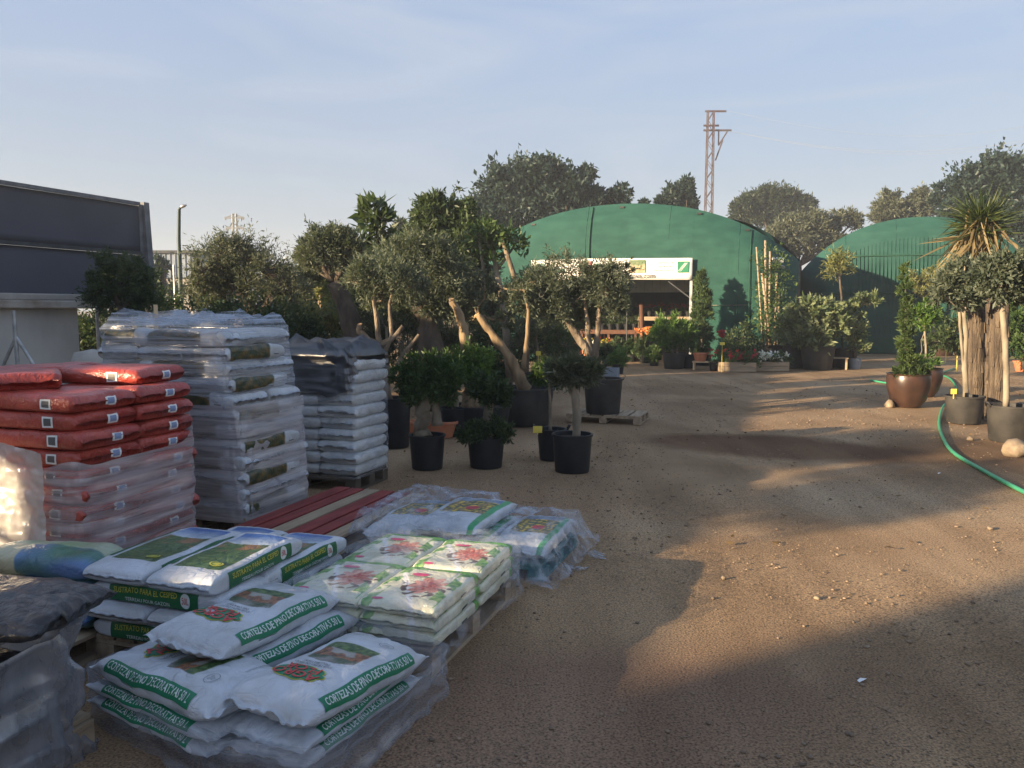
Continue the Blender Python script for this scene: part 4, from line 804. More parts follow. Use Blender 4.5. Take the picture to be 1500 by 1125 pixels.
# ---- flower substrate pallet with torn film
def flower_stack():
    a0, bR = 4.62, -1.40; g = 'flower substrate bags in torn film'
    pallet(a0+0.05, a0+0.85, bR-1.2, bR, 'teal painted pallet under the flower substrate bags', ('wood_teal',), 0.10)
    bag('flower', 0, a0+0.46, bR-0.20, 0.10, ROT_A, 'flower substrate bag lying lower at the right end of the torn film', g, jit=0, sc_=(1.02,0.85,0.9))
    bag('flower', 1, a0+0.46, bR-0.62, 0.10, ROT_A, 'flower substrate bag underneath the picture bag in torn film', g, jit=0, sc_=(1,0.95,0.8))
    bag('flower', 1, a0+0.44, bR-0.66, 0.20, ROT_A, 'flower substrate bag on top showing red and yellow flowers and a green edge', g, jit=0, sc_=(1,1.0,0.85))
    bag('flower', 0, a0+0.44, bR-1.04, 0.10, ROT_A, 'flower substrate bag at the left under the rumpled film', g, jit=0, sc_=(1,0.85,1.3))
    def h(x, y):
        t = 0.345 if y > 0.45 else (0.33 if y > -0.02 else 0.24)
        edge = max(abs(x)-0.43, 0)*3 + max(abs(y)-0.62, 0)*2.4
        return max(0.03, t - edge*0.75)
    hole = MB()
    def ragged(name, label, y0, y1, x0, x1, seed, inner):
        mb = MB(); n1, n2 = 60, 44; keep = {}
        for j in range(n2+1):
            for i in range(n1+1):
                x = x0 + (x1-x0)*i/n1; y = y0 + (y1-y0)*j/n2
                z = h(x, y) + 0.03*abs(mnoise.noise(Vector((x*6, y*6, seed)))) + 0.014*mnoise.noise(Vector((x*20, y*19, seed)))
                xx = x + 0.03*mnoise.noise(Vector((y*6, seed, x*3))); yy = y + 0.03*mnoise.noise(Vector((x*6, y*3, seed+2)))
                keep[(i, j)] = len(mb.v); mb.v.append((xx, yy, z))
        for j in range(n2):
            for i in range(n1):
                x = x0 + (x1-x0)*(i+.5)/n1; y = y0 + (y1-y0)*(j+.5)/n2
                if inner(x, y): continue
                mb.f.append((keep[(i, j)], keep[(i+1, j)], keep[(i+1, j+1)], keep[(i, j+1)]))
        tag(mb.build(name, M['film_loose'], smooth=True, loc=P(a0+0.46, bR-0.62), rot=ROT_A), label, 'plastic film', 'torn films on the flower bags')
    nh = lambda x, y, s: 0.25*mnoise.noise(Vector((x*5, y*5, s)))
    ragged('torn_plastic_film', 'rumpled torn clear film lying over the flower substrate bags', -0.75, 0.72, -0.62, 0.60, 3.0,
           lambda x, y: (math.hypot((x-0.02)/0.30, (y-0.02)/0.20) < 1 + nh(x, y, 1)) or (math.hypot((x-0.05)/0.28, (y+0.42)/0.10) < 1 + nh(x, y, 5)))
    for k, (px, py) in enumerate(((850, 815), (838, 842), (660, 925))):
        p = G(px, py); mb = MB()
        for s_ in range(3): mb.tube([(0,0,0.005), (0.05*s_, 0.03, 0.03), (0.10, 0.06*s_-0.05, 0.012), (0.17, 0.05*s_-0.08, 0.006)], [0.004, 0.012, 0.01, 0.002], 5)
        tag(mb.build('film_scrap', M['film_loose'], smooth=True, loc=p, rot=k*1.3), ['curled scrap of clear film on the ground beside the teal pallet', 'twisted scrap of clear film lying in front of the teal pallet corner', 'scrap of clear film on the ground by the orchid bag pallet'][k], 'film scrap', 'scraps of film')
flower_stack()

# ---- dark wrapped pallet and printed bag at the left edge
def left_corner():
    g = 'dark bags at the left edge'
    pallet(1.35, 2.3, -3.35, -2.45, 'wooden pallet under the grey film at the lower left corner')
    for k in range(3): bag('dark', k, 1.85, -2.80, 0.135+k*0.115, ROT_B, 'dark bag inside the grey film at the lower left, %s layer' % ['lowest', 'middle', 'upper'][k], g, sc_=(0.74,1.15,0.72))
    bag('dark', 1, 2.13, -2.78, 0.50, ROT_B+R(6), 'dark see-through bag of bark lying on top at the left edge', g, jit=0, sc_=(1,1.0,0.95))
    wrap('grey_film_wrap', 'dull grey plastic sheet around the pallet at the lower left corner', 1.40, 2.34, -3.45, -2.42, 0.0, 0.53, 'film_grey', 17.0, crumple=0.02, zf=3, ridge=0.06, n=200, m=70, top=lambda t: 0.05*math.sin(t*2+1), group=None, flare=0.04)
    pallet(2.62, 3.35, -4.0, -3.05, 'wooden pallet half hidden under the printed bags at the left edge')
    for k in range(3): bag('blue', k, 2.98, -3.36, 0.135+k*0.115, ROT_B+R(3*k), 'green and blue printed bag, %s' % ['lowest', 'middle one', 'topmost, rounded end towards the lawn bags'][k], 'printed bags at the left edge', sc_=(1,1.15,1))
left_corner()

# ------------------------------------------------------------------ greenhouses
def arch_z(u, spring, peak):
    u = min(1.0, abs(u)); h = peak - spring; hw = 5.0; Rr = (hw*hw + h*h)/(2*h)
    return spring - (Rr - h) + math.sqrt(max(0, Rr*Rr - (u*hw)**2)) + 0.10*math.sin(math.pi*u)*u
def greenhouse(name, label, a0, a1, b0, b1, spring, peak, door=None, net='net'):
    g = thing(name, label, 'greenhouse', P(a0, (b0+b1)/2)); hb = (b1-b0)/2
    def zt(b): return arch_z(b/hb, spring, peak)
    def off(b, z):                                         # the net is pulled back round the corners and over the hoop
        u = abs(b)/hb; return 1.3*max(0.0, (u-0.74)/0.26)**2 + 0.55*max(0.0, (z/zt(b)-0.62)/0.38)**2.6
    nb, nz_ = 56, 20; mb = MB(); L = a1-a0; na = 14; c = (b0+b1)/2
    def front(bl, br, zb, n1):
        vs0 = len(mb.v)
        for i in range(n1+1):
            b = bl + (br-bl)*i/n1
            for j in range(nz_+1):
                t = zt(b); z = zb + (t-zb)*j/nz_
                bul = 0.07*math.sin(math.pi*z/t)*mnoise.noise(Vector((b*0.55, z*0.5, 2))) + 0.02*mnoise.noise(Vector((b*2.3, z*0.7, 5))) + 0.014*mnoise.noise(Vector((b*7, z*1.4, 8))) + 0.03*abs(mnoise.noise(Vector((b*1.1+z*0.8, z*1.2, 11))))
                mb.v.append(tuple(P(off(b, z) + bul*(1 - (z/t)**4), b, z)))
        for i in range(n1):
            for j in range(nz_): k = vs0+i*(nz_+1)+j; mb.f.append((k, k+nz_+1, k+nz_+2, k+1))
    if door:
        d0, d1, dz = door[0]-c, door[1]-c, door[2]; front(-hb, d0, 0.02, 30); front(d0, d1, dz, 40); front(d1, hb, 0.02, 34)
    else: front(-hb, hb, 0.55, 90)
    mb.build('front_net', M[net], g, smooth=True)
    mb = MB()
    for i in range(na+1):
        for j in range(nb+1):
            b = -hb + 2*hb*j/nb; a = off(b, zt(b)) + (L - off(b, zt(b)))*i/na; mb.v.append(tuple(P(a, b, zt(b) - (0.04*(i % 2) if i else 0))))
    for i in range(na):
        for j in range(nb): k = i*(nb+1)+j; mb.f.append((k, k+1, k+nb+2, k+nb+1))
    mb.build('roof_net', M[net], g, smooth=True)
    for sgn in (1, -1):
        mb = MB(); a_ = 1.3
        for i in range(na*2+1):
            a = a_ + (L-a_)*i/(na*2)
            for j in range(7): z = 0.05 + (spring-0.05)*j/6; mb.v.append(tuple(P(a + (off(hb, z)-a_)*(1-i/(na*2)), sgn*(hb-0.01*(j < 6)+0.03*mnoise.noise(Vector((a, z, sgn)))*(0 < j < 6)), z)))
        for i in range(na*2):
            for j in range(6): k = i*7+j; mb.f.append((k, k+7, k+8, k+1))
        mb.build('side_net', M[net], g, smooth=True)
    mb = MB(); mb.box(P(L, 0, spring/2), (0.06, hb*2-0.1, spring), ROT_A); mb.build('back_wall', M[net], g)
    for k in range(3):
        a = L*(k+1)/4; mb = MB(); mb.tube([P(a, -hb*0.985, 0)] + [P(a, hb*0.985*u, zt(hb*u*0.98)-0.06) for u in np.linspace(-1, 1, 24)] + [P(a, hb*0.985, 0)], 0.03, 6); mb.build('hoop', M['steel'], g, smooth=True)
    for k, u in enumerate((-0.62, -0.2, 0.28, 0.68)):      # faint joins between the widths of net
        b = u*hb + 0.1*mnoise.noise(Vector((k*3.1, 1, 2))); z0 = 0.1 if not door or not (door[0]-c-0.1 < b < door[1]-c+0.1) else door[2]+0.7
        MB().tube([P(off(b, z)+0.004, b, z) for z in np.linspace(z0, zt(b)*0.995, 16)], 0.014, 5).build('net_join', M[net], g, smooth=True)
    return g, c, zt, off
def seam(g, pts, r=0.018, nm='seam', mat='net_dark'): MB().tube(pts, r, 6).build(nm, M[mat], g, smooth=True)
GA = 25.2
G1, c1, zt1, off1 = greenhouse('greenhouse', 'big green net tunnel greenhouse with open doorway and white banner', GA, 43.0, -10.45, 0.0, 3.09, 4.87, (-7.75, -3.02, 2.50))
for b in (-6.15, -1.35):
    bb = b - c1; seam(G1, [P(off1(bb, z)-0.035, bb, z) for z in np.linspace(zt1(bb)*0.99, 0.05 if b > -3 else 3.2, 22)], 0.022 if b < -3 else 0.014)
seam(G1, [P(-0.07, -2.9-c1, 1.72), P(off1(-1.9-c1, 1.73)-0.06, -1.9-c1, 1.73), P(off1(-0.9-c1, 1.74)-0.06, -0.9-c1, 1.74)], 0.008, 'cord', 'bark_pale')
for b in (-7.75, -3.02):
    mb = MB(); mb.box(P(-0.03, b - c1, 1.27), (0.07, 0.08, 2.54), ROT_A); mb.build('door_post', M['steel'], G1)
mb = MB(); mb.tube([P(0.02, -3.05-c1, 1.95), P(0.02, -3.75-c1, 2.48)], 0.025, 6); mb.build('door_brace', M['dark_steel'], G1)
mb = MB(); mb.tube([P(0.02, -4.95-c1, 0), P(0.02, -4.95-c1, 2.5)], 0.02, 6); mb.build('inner_post', M['dark_steel'], G1)
for k in range(5):
    u = (-0.86, -0.55, 0.0, 0.45, 0.72)[k]; mb = MB(); mb.box(P(off1(5.22*u, zt1(5.22*u)-0.12)-0.03, 5.22*u, zt1(5.22*u)-0.12), (0.05, 0.14, 0.05), ROT_A); mb.build('vent_clip', M['black'], G1)
mb = MB()                                                 # bluish sheet over the right shoulder of the roof
for i in range(9):
    for j in range(11):
        u = 0.55 + 0.45*j/10; mb.v.append(tuple(P(2.0 + i*1.2, 5.225*u, zt1(5.225*u*0.9995) + 0.16*math.sin(math.pi*j/10) + 0.05)))
for i in range(8):
    for j in range(10): k = i*11+j; mb.f.append((k, k+1, k+12, k+11))
mb.build('roof_sheet', M['roof_film'], G1, smooth=True)
G2, c2, zt2, off2 = greenhouse('greenhouse', 'smaller set back green net greenhouse with ribbed front behind the right hand plants', 32.3, 48.0, 0.08, 8.0, 3.05, 4.87, None, 'net2')
for z, w_ in ((2.17, 3.5), (3.50, 2.2)): seam(G2, [P(off2(b, z)-0.03, b, z) for b in np.linspace(-w_, w_, 24)], 0.028, 'cross_bar')
for k in range(44):
    b = -2.75 + 5.5*k/43; MB().tube([P(off2(b, z)-0.002, b, z) for z in np.linspace(0.7, zt2(b)-0.75, 10)], 0.017, 5, cap=False).build('rib', M['net2'], G2, smooth=True)
mb = MB(); mb.box(P(0.02, 0, 0.30), (0.06, 7.2, 0.56), ROT_A); mb.build('base_board', M['net_dark'], G2)

# the banner over the doorway
def banner():
    o = thing('banner', 'long white banner with pictures and green logos over the greenhouse doorway', 'banner', P(GA-0.16, -7.98, 2.50), ROT_B)
    Wd, Hh = 5.0, 0.64; mb = MB(); n = 40
    for j in range(5):
        for i in range(n+1): mb.v.append((Wd*i/n, 0.015*mnoise.noise(Vector((i*0.3, j*0.8, 1))), Hh*j/4 + 0.02*math.sin(i*0.11)))
    for j in range(4):
        for i in range(n): k = j*(n+1)+i; mb.f.append((k, k+1, k+n+2, k+n+1))
    s = mb.build('sheet', M['banner'], o, smooth=True); s.modifiers.new('thick', 'SOLIDIFY').thickness = 0.008
    def dec(nm, mat, geo, x, z, off=-0.03):
        v, f = geo; me = bpy.data.meshes.new(nm); me.from_pydata([(x+p, off, z+q) for p, q in v], [], f); me.materials.append(M[mat]); return obj(nm, me, None, o)
    sq = [(-1,-1),(1,-1),(1,1),(-1,1)]
    def logo(x, z, r):
        dec('logo', 'green_print', ([(p*r, q*r) for p, q in sq], [(0,1,2,3)]), x, z)
        for k in (-0.5, 0.0, 0.5): dec('logo_blade', 'white_print', ([((-0.7+k*0.5)*r, (-0.8)*r), ((-0.62+k*0.5)*r, -0.8*r), ((0.62+k*0.4)*r, 0.72*r), ((0.5+k*0.4)*r, 0.72*r)], [(0,1,2,3)]), x, z, -0.034)
    logo(4.73, 0.36, 0.165); logo(2.14, 0.40, 0.095); logo(0.28, 0.36, 0.16)
    for x, wd, seed in ((3.36, 0.50, 1), (1.75, 0.40, 2)):
        mb = MB(); mb.c = []; m_ = 14
        for j in range(m_+1):
            for i in range(m_+1):
                u, v = i/m_, j/m_; mb.v.append((x + wd*(u-0.5), -0.03, 0.21 + 0.38*v)); t = mnoise.noise(Vector((u*5, v*5, seed)))
                mb.c.append(mixc((0.45,0.33,0.2), (0.10,0.16,0.07), v*1.6-0.2+t) if seed == 1 else mixc((0.12,0.2,0.08), (0.5,0.1,0.15), 0.4+t*1.5))
        for j in range(m_):
            for i in range(m_): k = j*(m_+1)+i; mb.f.append((k, k+1, k+m_+2, k+m_+1))
        mb.build('picture', M['bag'], o)
    for k in range(3): dec('lettering', 'grey_print', text_geo(['servicios de', 'jardineria y', 'mantenimiento'][k], 0.10, 0.001, 'RIGHT'), 4.45, 0.47-0.11*k)
    dec('lettering', 'grey_print', text_geo('rnova.com', 0.21, 0.012), 3.02, 0.045)
    dec('lettering', 'black_print', text_geo('rnova', 0.11, 0.004), 2.80, 0.33); dec('lettering', 'green_print', text_geo('nova', 0.26, 0.004), 0.6, 0.22)
banner()
def floodlight(px, py, Y, label, flip):
    p = D(px, py, Y); o = thing('floodlight', label, 'floodlight', p, 0, 'floodlights on the greenhouse')
    mb = MB(); mb.box((0, 0, 0), (0.30, 0.2, 0.12), 0, Matrix.Rotation(R(14), 3, 'X')); bevel(mb.build('lamp_head', M['white'], o), 0.02)
    mb = MB(); mb.tube([(0.05*flip, 0.05, -0.05), (0.12*flip, 0.3, -0.20), (0.1*flip, 0.5, -0.25)], 0.02, 6); mb.build('bracket', M['steel'], o)
    mb = MB(); mb.lathe([(0, -0.05), (0.09, -0.05), (0.11, 0.03), (0.0, 0.06)], 14, (0.14*flip, 0.1, -0.19)); mb.build('reflector', M['steel'], o)
floodlight(1139, 381, 23.4, 'white floodlight at the right corner of the big greenhouse', 1)
floodlight(664, 398, 25.5, 'white floodlight at the left edge of the big greenhouse behind the olives', 1)

# ------------------------------------------------------------------ plants
def pot_part(o, rt, rb, h, mat='pot', z=0.0, handles=False, c=(0,0,0), ribs=True, rolled=False):
    lip = 0.05*rt + 0.008; prof = [(0, z), (rb*0.97, z), (rb, z+0.01)]
    if rolled: prof = [(0, z), (rb*0.8, z), (rb*1.15, z+h*0.22), (rt*0.97, z+h*0.6), (rt*1.0, z+h*0.85), (rt*0.96, z+h*0.95), (rt*1.02, z+h), (rt*0.92, z+h), (rt*0.90, z+h*0.9)]
    else: prof += [(rb+(rt-rb)*0.8, z+h*0.80), (rt*0.985, z+h-lip*1.3), (rt+lip*0.5, z+h-lip*1.25), (rt+lip*0.55, z+h-0.004), (rt+lip*0.2, z+h), (rt-0.012, z+h-0.004), (rt-0.02, z+h*0.8)]
    p = MB().lathe(prof, 30, c).build('pot', M[mat], o, smooth=True); p.data.polygons.foreach_set('use_smooth', [True]*len(p.data.polygons))
    m = p.modifiers.new('edge', 'EDGE_SPLIT'); m.split_angle = R(50)
    s = MB(); ns = 24; rs = (rt-0.015)*(0.92 if rolled else 1.0)
    s.v.append((c[0], c[1], c[2]+z+h*0.90)); 
    for ring in (0.5, 1.0):
        for k in range(ns):
            t = 2*math.pi*k/ns; s.v.append((c[0]+rs*ring*math.cos(t), c[1]+rs*ring*math.sin(t), c[2]+z+h*0.88 + 0.012*mnoise.noise(Vector((k*1.1, ring*5, rt*9)))))
    for k in range(ns): s.f += [(0, 1+k, 1+(k+1) % ns), (1+k, 1+ns+k, 1+ns+(k+1) % ns, 1+(k+1) % ns)]
    s.build('soil', M['soil'], o, smooth=True)
    if handles:
        for sg in (-1, 1): MB().tube([(c[0]+sg*(rt+0.005), c[1]-0.05, c[2]+z+h-0.02), (c[0]+sg*(rt+0.035), c[1]-0.04, c[2]+z+h+0.035), (c[0]+sg*(rt+0.035), c[1]+0.04, c[2]+z+h+0.035), (c[0]+sg*(rt+0.005), c[1]+0.05, c[2]+z+h-0.02)], 0.011, 6).build('handle', M[mat], o, smooth=True)
def label_tag(o, at, h=0.28, w_=0.085, mat='yellow'):
    x, y, z = at; t_ = bevel(MB().box((x, y-0.004, z+h+0.035), (w_, 0.005, 0.075)).build('price_tag', M[mat], o), 0.008); MB().box((x, y, z+h/2), (0.012, 0.004, h)).build('stem', M[mat], t_)
def plant(name, label, cat, base, Y=None, pot=None, trunks=(), clumps=(), n=3000, leaf=(0.06, 0.016), pal='olive', bark='bark', seed=1, group=None, pot_mat='pot', handles=False, tags=(), z0=0.0, stakes=(), leafmat='leaf', rolled=False, limb=0.02, twigs=5, stumps=(), sat=2, **kw):
    """base: photo point of the pot's foot; pot: (top radius px, foot radius px, height px); trunks: lists of (px, py, radius px); clumps: (px, py, rx px, ry px[, depth shift m])"""
    b = G(base[0], base[1], z0) if Y is None else Vector((*D(base[0], base[1], Y)[:2], z0)); Y = b.y; rng = np.random.default_rng(seed)
    if pot:  b.y += S(pot[1], Y); b.x += S(pot[1], Y)*b.x/Y
    o = thing(name, label, cat, b, 0, group); Y0 = b.y
    def loc(px, py, dy=0.0): return D(px, py, Y0+dy) - b
    if pot: pot_part(o, S(pot[0], Y), S(pot[1], Y), S(pot[2], Y), pot_mat, 0, handles, rolled=rolled)
    tops = []
    for tr in trunks:
        mb = MB(); pts = [loc(p[0], p[1], p[3] if len(p) > 3 else 0) for p in tr]; rr = [S(p[2], Y0) for p in tr]
        P2, R2 = [], []
        for i in range(len(pts)-1):
            for k in range(4): t = k/4; P2.append(pts[i].lerp(pts[i+1], t) + Vector((rng.normal(), rng.normal(), 0))*rr[i]*0.08); R2.append((rr[i]+(rr[i+1]-rr[i])*t)*(1+0.10*rng.normal()*0.6))
        P2.append(pts[-1]); R2.append(rr[-1]); R2[0] *= 1.15
        mb.tube(P2, [max(0.003, q) for q in R2], 12); rm = sum(rr)/len(rr); mb.v = [tuple(Vector(v) + mnoise.noise_vector(Vector((v[0]*11, v[1]*11, v[2]*5)))*rm*0.30 + mnoise.noise_vector(Vector(v)*30)*rm*0.10) for v in mb.v]; mb.build('trunk', M[bark], o, smooth=True); tops.append((pts, rr))
    for (px, py, r_, dx, dy) in stumps:                    # sawn limb ends
        p = loc(px, py); d = Vector((dx, -0.35, dy)).normalized(); MB().tube([p, p + d*0.012], S(r_, Y0)*0.93, 12).build('cut_face', M['cut'], o)
    cl = []
    for q in clumps:
        c = loc(q[0], q[1], q[4] if len(q) > 4 else 0); rx, ry = S(q[2], Y0), S(q[3], Y0); cl.append((c.x, c.y, c.z, rx, (rx+ry)*0.5, ry))
    if n > 4000 and sat:
        for q in list(cl):
            for _ in range(sat):
                d = rng.normal(size=3); d /= np.linalg.norm(d); d[2] = abs(d[2])*0.9 - 0.15; f = rng.uniform(0.28, 0.5); cl.append((q[0]+d[0]*q[3]*0.95, q[1]+d[1]*q[4]*0.95, q[2]+d[2]*q[5]*0.95, q[3]*f, q[4]*f, q[5]*f))
    if cl:
        lo, tips = crown('crown', cl, n, leaf, pal, seed, o, leafmat, **kw)
        if trunks and limb:
            mb = MB(); ends = [t[0][-1] for t in tops]
            for cen, tip in tips:
                cv = Vector(cen); e = min(ends, key=lambda q: (q-cv).length); limbs(mb, e, [(cv, [Vector(x) for x in tip])], rng, limb, max(0.003, limb*0.22), twigs)
            mb.build('limb', M[bark], o, smooth=True)
    for (px, py, r_, px2, py2) in stakes: MB().tube([loc(px, py), loc(px2, py2)], S(r_, Y0), 7).build('stake', M['wood'], o, smooth=True)
    for t in tags: p = loc(*t[:2]); label_tag(o, (p.x, p.y - (S(pot[0], Y) if pot else 0)*0.75, p.z), *t[2:])
    return o
PG = 'potted trees by the drive'
# front row of pots
plant('potted_shrub_tree', 'round clipped green shrub on a thick grey trunk in the leftmost front black pot', 'potted tree', (626, 690), pot=(27, 23, 52), trunks=[[(618,640,13),(619,605,12),(622,580,10)], [(641,622,7),(640,600,6),(636,580,5)]], clumps=[(626,560,36,28),(600,556,18,20),(655,556,22,24),(630,540,34,14),(618,580,22,12),(655,580,14,10)], n=9000, leaf=(0.055,0.020), pal='mid', bark='bark_pale', seed=3, group=PG, limb=0.012, spread=0.13)
plant('potted_shrub_tree', 'green shrub overgrowing the rim of the second front black pot below a small standard', 'potted tree', (712, 688), pot=(28, 24, 46), trunks=[[(716,645,9),(716,610,8),(716,590,7)]], clumps=[(712,632,34,14,-.05),(690,638,16,10,-.1),(735,628,16,12),(716,572,26,18),(735,580,12,14),(704,565,16,12)], n=8500, leaf=(0.05,0.018), pal='dark', bark='bark_pale', seed=5, group=PG, limb=0, spread=0.13)
plant('potted_standard', 'slim standard bush with yellow tag, in the black pot with handles', 'potted tree', (808, 676), pot=(22, 18, 47), trunks=[[(806,632,2.4),(806,590,2.2),(804,560,2.0)]], clumps=[(804,546,20,15),(790,552,10,10),(816,556,12,10),(806,536,12,8)], n=2600, leaf=(0.06,0.017), pal='mid', bark='bark_pale', seed=7, group=PG, limb=0.006, handles=True, tags=[(787,634,0.02,0.10)])
plant('potted_standard', 'bent pale stemmed standard in the rightmost front black pot', 'potted tree', (838, 695), pot=(30, 26, 58), trunks=[[(844,642,6.5),(846,610,6),(842,580,5.5),(836,562,5)]], clumps=[(840,546,32,16),(818,544,16,12),(864,544,16,14),(846,536,24,9),(836,558,18,8)], n=4800, leaf=(0.075,0.018), pal='greyish', bark='bark_pale', seed=9, group=PG, limb=0.008)
plant('potted_shrub', 'low green shrub with yellow new growth behind the leftmost front pot', 'potted plant', (668, 640), pot=(24, 20, 42), trunks=[[(668,600,5),(668,575,4)]], clumps=[(668,548,22,14),(650,545,14,9),(682,545,12,10)], n=3000, leaf=(0.06,0.02), pal='bright', bark='bark_pale', seed=11, group=PG, limb=0.008)
# larger pots behind
plant('potted_olive_tree', 'gnarled multi branched olive with sawn limbs in the left tall black pot', 'potted tree', (577, 658), pot=(26, 23, 75), trunks=[[(570,588,5),(562,545,5),(557,520,6),(553,506,7)], [(556,508,7),(538,498,5),(527,485,4.5),(527,476,3.6)], [(558,505,5),(575,496,3.6),(590,478,2.6)], [(556,508,5),(552,470,3.6),(548,440,2.6),(550,405,1.2)], [(562,520,4),(574,490,3),(570,445,2.2),(578,410,1)], [(570,560,4),(590,520,3),(614,490,2.5)]], clumps=[(560,405,44,24),(530,415,24,18),(592,420,28,24),(560,440,30,14,0.3),(545,395,28,16,.3)], n=11000, leaf=(0.055,0.013), pal='olive', bark='bark', seed=13, group=PG, limb=0.03, twigs=9, stumps=[(527,476,3.7,-0.2,1)])
plant('potted_olive_tree', 'thick trunked olive sawn off above, sprouting at the top, in the wide black tub', 'potted tree', (705, 640), pot=(45, 38, 44), trunks=[[(690,598,13),(688,560,9),(684,520,8),(678,480,7),(670,455,6),(661,440,4.5)]], clumps=[(692,535,24,16,-.1),(676,525,16,12),(708,525,14,12),(690,550,20,10,-.15)], n=5200, leaf=(0.06,0.02), pal='bright', bark='bark_warm', seed=15, group=PG, limb=0, stumps=[(661,439,4.6,-0.1,1)])
plant('potted_olive_tree', 'leaning pale trunked olive with an orange sawn end, in the broad grey tub', 'potted tree', (768, 626), pot=(45, 38, 56), pot_mat='pot_dusty', trunks=[[(770,572,10),(758,545,8.5),(740,515,7.5),(722,490,6.5),(708,472,5.5),(700,462,5)], [(766,540,4),(772,500,3.2),(774,455,2.4),(768,425,1.2)]], clumps=[(688,440,26,20,.2),(705,420,20,14,.3),(768,430,26,22,.3),(740,470,14,10,.3),(690,470,16,12,.2)], n=7500, leaf=(0.055,0.013), pal='olive', bark='bark_warm', seed=17, group=PG, limb=0.018, stumps=[(699,461,5.2,-0.7,0.8)])
plant('potted_olive_tree', 'wide crowned olive with three splayed stems in the black pot on a pallet', 'potted tree', (883, 608), pot=(29, 25, 53), pot_mat='pot_dusty', handles=True, z0=0.12, trunks=[[(876,558,10),(870,535,9),(866,520,8)], [(866,522,6.5),(846,492,6),(826,464,4),(815,440,2.5),(805,420,1.2)], [(866,525,5.5),(862,490,4),(858,455,2.6),(856,425,1.2)], [(870,525,6),(877,480,4),(878,440,2.6),(884,410,1.2)]],
      clumps=[(800,425,36,26),(770,440,30,24),(835,400,38,22),(885,420,34,28),(860,440,34,24,.4),(815,455,30,18),(900,405,20,18),(780,410,24,16,.3),(850,470,24,14,.3),(905,450,14,18)], n=24000, leaf=(0.065,0.016), pal='olive', bark='bark', seed=19, group=PG, limb=0.022, twigs=8)
pallet(11.55, 12.25, -3.15, -2.05, 'grey wooden pallet under the wide crowned olive pot', ('wood',), 0.12, group='pallets under the plants')
plant('potted_tree', 'slim tree with dark stem in the black pot behind the leaning olive', 'potted tree', (788, 592), pot=(20, 17, 46), trunks=[[(770,545,5),(772,500,4.5),(775,470,4)], [(790,545,3),(785,500,2.5),(788,455,1.5)], [(772,470,4),(762,430,4),(745,380,3.5),(735,350,2.5)]], clumps=[(775,480,22,16),(765,505,18,14),(790,470,18,14)], n=3600, leaf=(0.06,0.014), pal='olive', bark='bark', seed=21, group=PG, limb=0.012, tags=[(788,545,0.30),])
plant('bare_ficus', 'nearly leafless pale tree reaching up in front of the green net', 'tree', (742, 600), Y=14.5, trunks=[[(748,560,6),(736,440,5),(728,400,4),(722,362,3)], [(724,370,2.5),(710,352,2),(700,340,1.5)], [(728,395,2.5),(745,372,2),(758,352,1.5)], [(722,365,2.2),(722,350,1.8),(716,330,1.2)], [(706,440,2.5),(707,390,2.2),(702,352,1.6)]], clumps=[(752,352,14,12),(765,362,8,10),(712,345,24,14),(735,350,18,14),(700,350,10,16),(722,372,12,10)], n=760, leaf=(0.13,0.05), pal='mid', bark='bark_pale', seed=23, limb=0.014, twigs=10, per=5, spread=0.25)
for k, (a, b, hgt, nm) in enumerate(((-5.95, -11.5, 4.2, 'unseen olive tree added behind the screen to shade the drive'), (-3.5, -11.6, 4.15, 'unseen olive tree added behind the screen to shade the tallest stack'))):  # unseen trees added to shade the tallest stack and the drive
    o = thing('olive_tree', nm, 'tree', P(a, b), 0, 'unseen olive trees added for shade'); MB().tube([(0,0,0),(0.05,0,1.5),(0,0.05,3.0),(0.1,0,3.7)], [0.14,0.12,0.1,0.05], 8).build('trunk', M['bark_dark'], o, smooth=True)
    crown('crown', [(0,0,hgt,0.75,0.75,0.36),(0.30,0.5,hgt+0.05,0.5,0.5,0.28),(-0.25,-0.4,hgt,0.5,0.5,0.3)], 9000, (0.08,0.025), 'olive', 400+k, o, sprig=0.3)
# terracotta planter, crate, more pots in the second row
o = thing('terracotta_planter', 'oblong orange terracotta planter on the ground behind the front pots', 'planter', G(632, 640), R(-8))
pot_part(o, S(39, G(632,640).y), S(32, G(632,640).y), 0.21, 'terracotta'); o.scale = (1, 0.45, 1)
o = thing('plastic_crate', 'small grey blue plastic crate behind the pot on the pallet', 'crate', G(888, 556), R(-15)); mb = MB(); wc = S(17, G(888,556).y)
for sx, sy, lx, ly in ((0,-1,2,0.05),(0,1,2,0.05),(-1,0,0.05,1.4),(1,0,0.05,1.4)): mb.box((sx*wc, sy*wc*0.7, 0.14), (lx*wc if lx > 1 else 0.03, ly*wc if ly > 1 else 0.03, 0.26))
mb.box((0,0,0.03), (2*wc, 1.4*wc, 0.03)); bevel(mb.build('shell', M['crate'] if 'crate' in M else M['slate'], o), 0.008)
for k, (px, py, r) in enumerate(((640,600,20),(735,582,17),(905,548,9),(820,560,18))):
    plant('potted_shrub', ['dark leafy shrub in a black pot deep between the olives', 'dark green shrub in a black pot beside the leaning olive', 'small leafy plant in a black pot by the grey crate', 'bush with yellow tag in a black pot behind the slim standard'][k], 'potted plant', (px, py), pot=(r, r*0.85, r*1.6), trunks=[[(px,py-r*1.5,2),(px,py-r*2,2)]], clumps=[(px,py-r*2.5,r*1.3,r*1.1),(px-r*.7,py-r*2.2,r*.7,r*.7),(px+r*.7,py-r*2.3,r*.7,r*.7)], n=2600, leaf=(0.07,0.025), pal=['dark','mid','bright','olive'][k], bark='bark_dark', seed=31+k, group=PG, limb=0.008, tags=[(820,520,0.2)] if k == 3 else ())

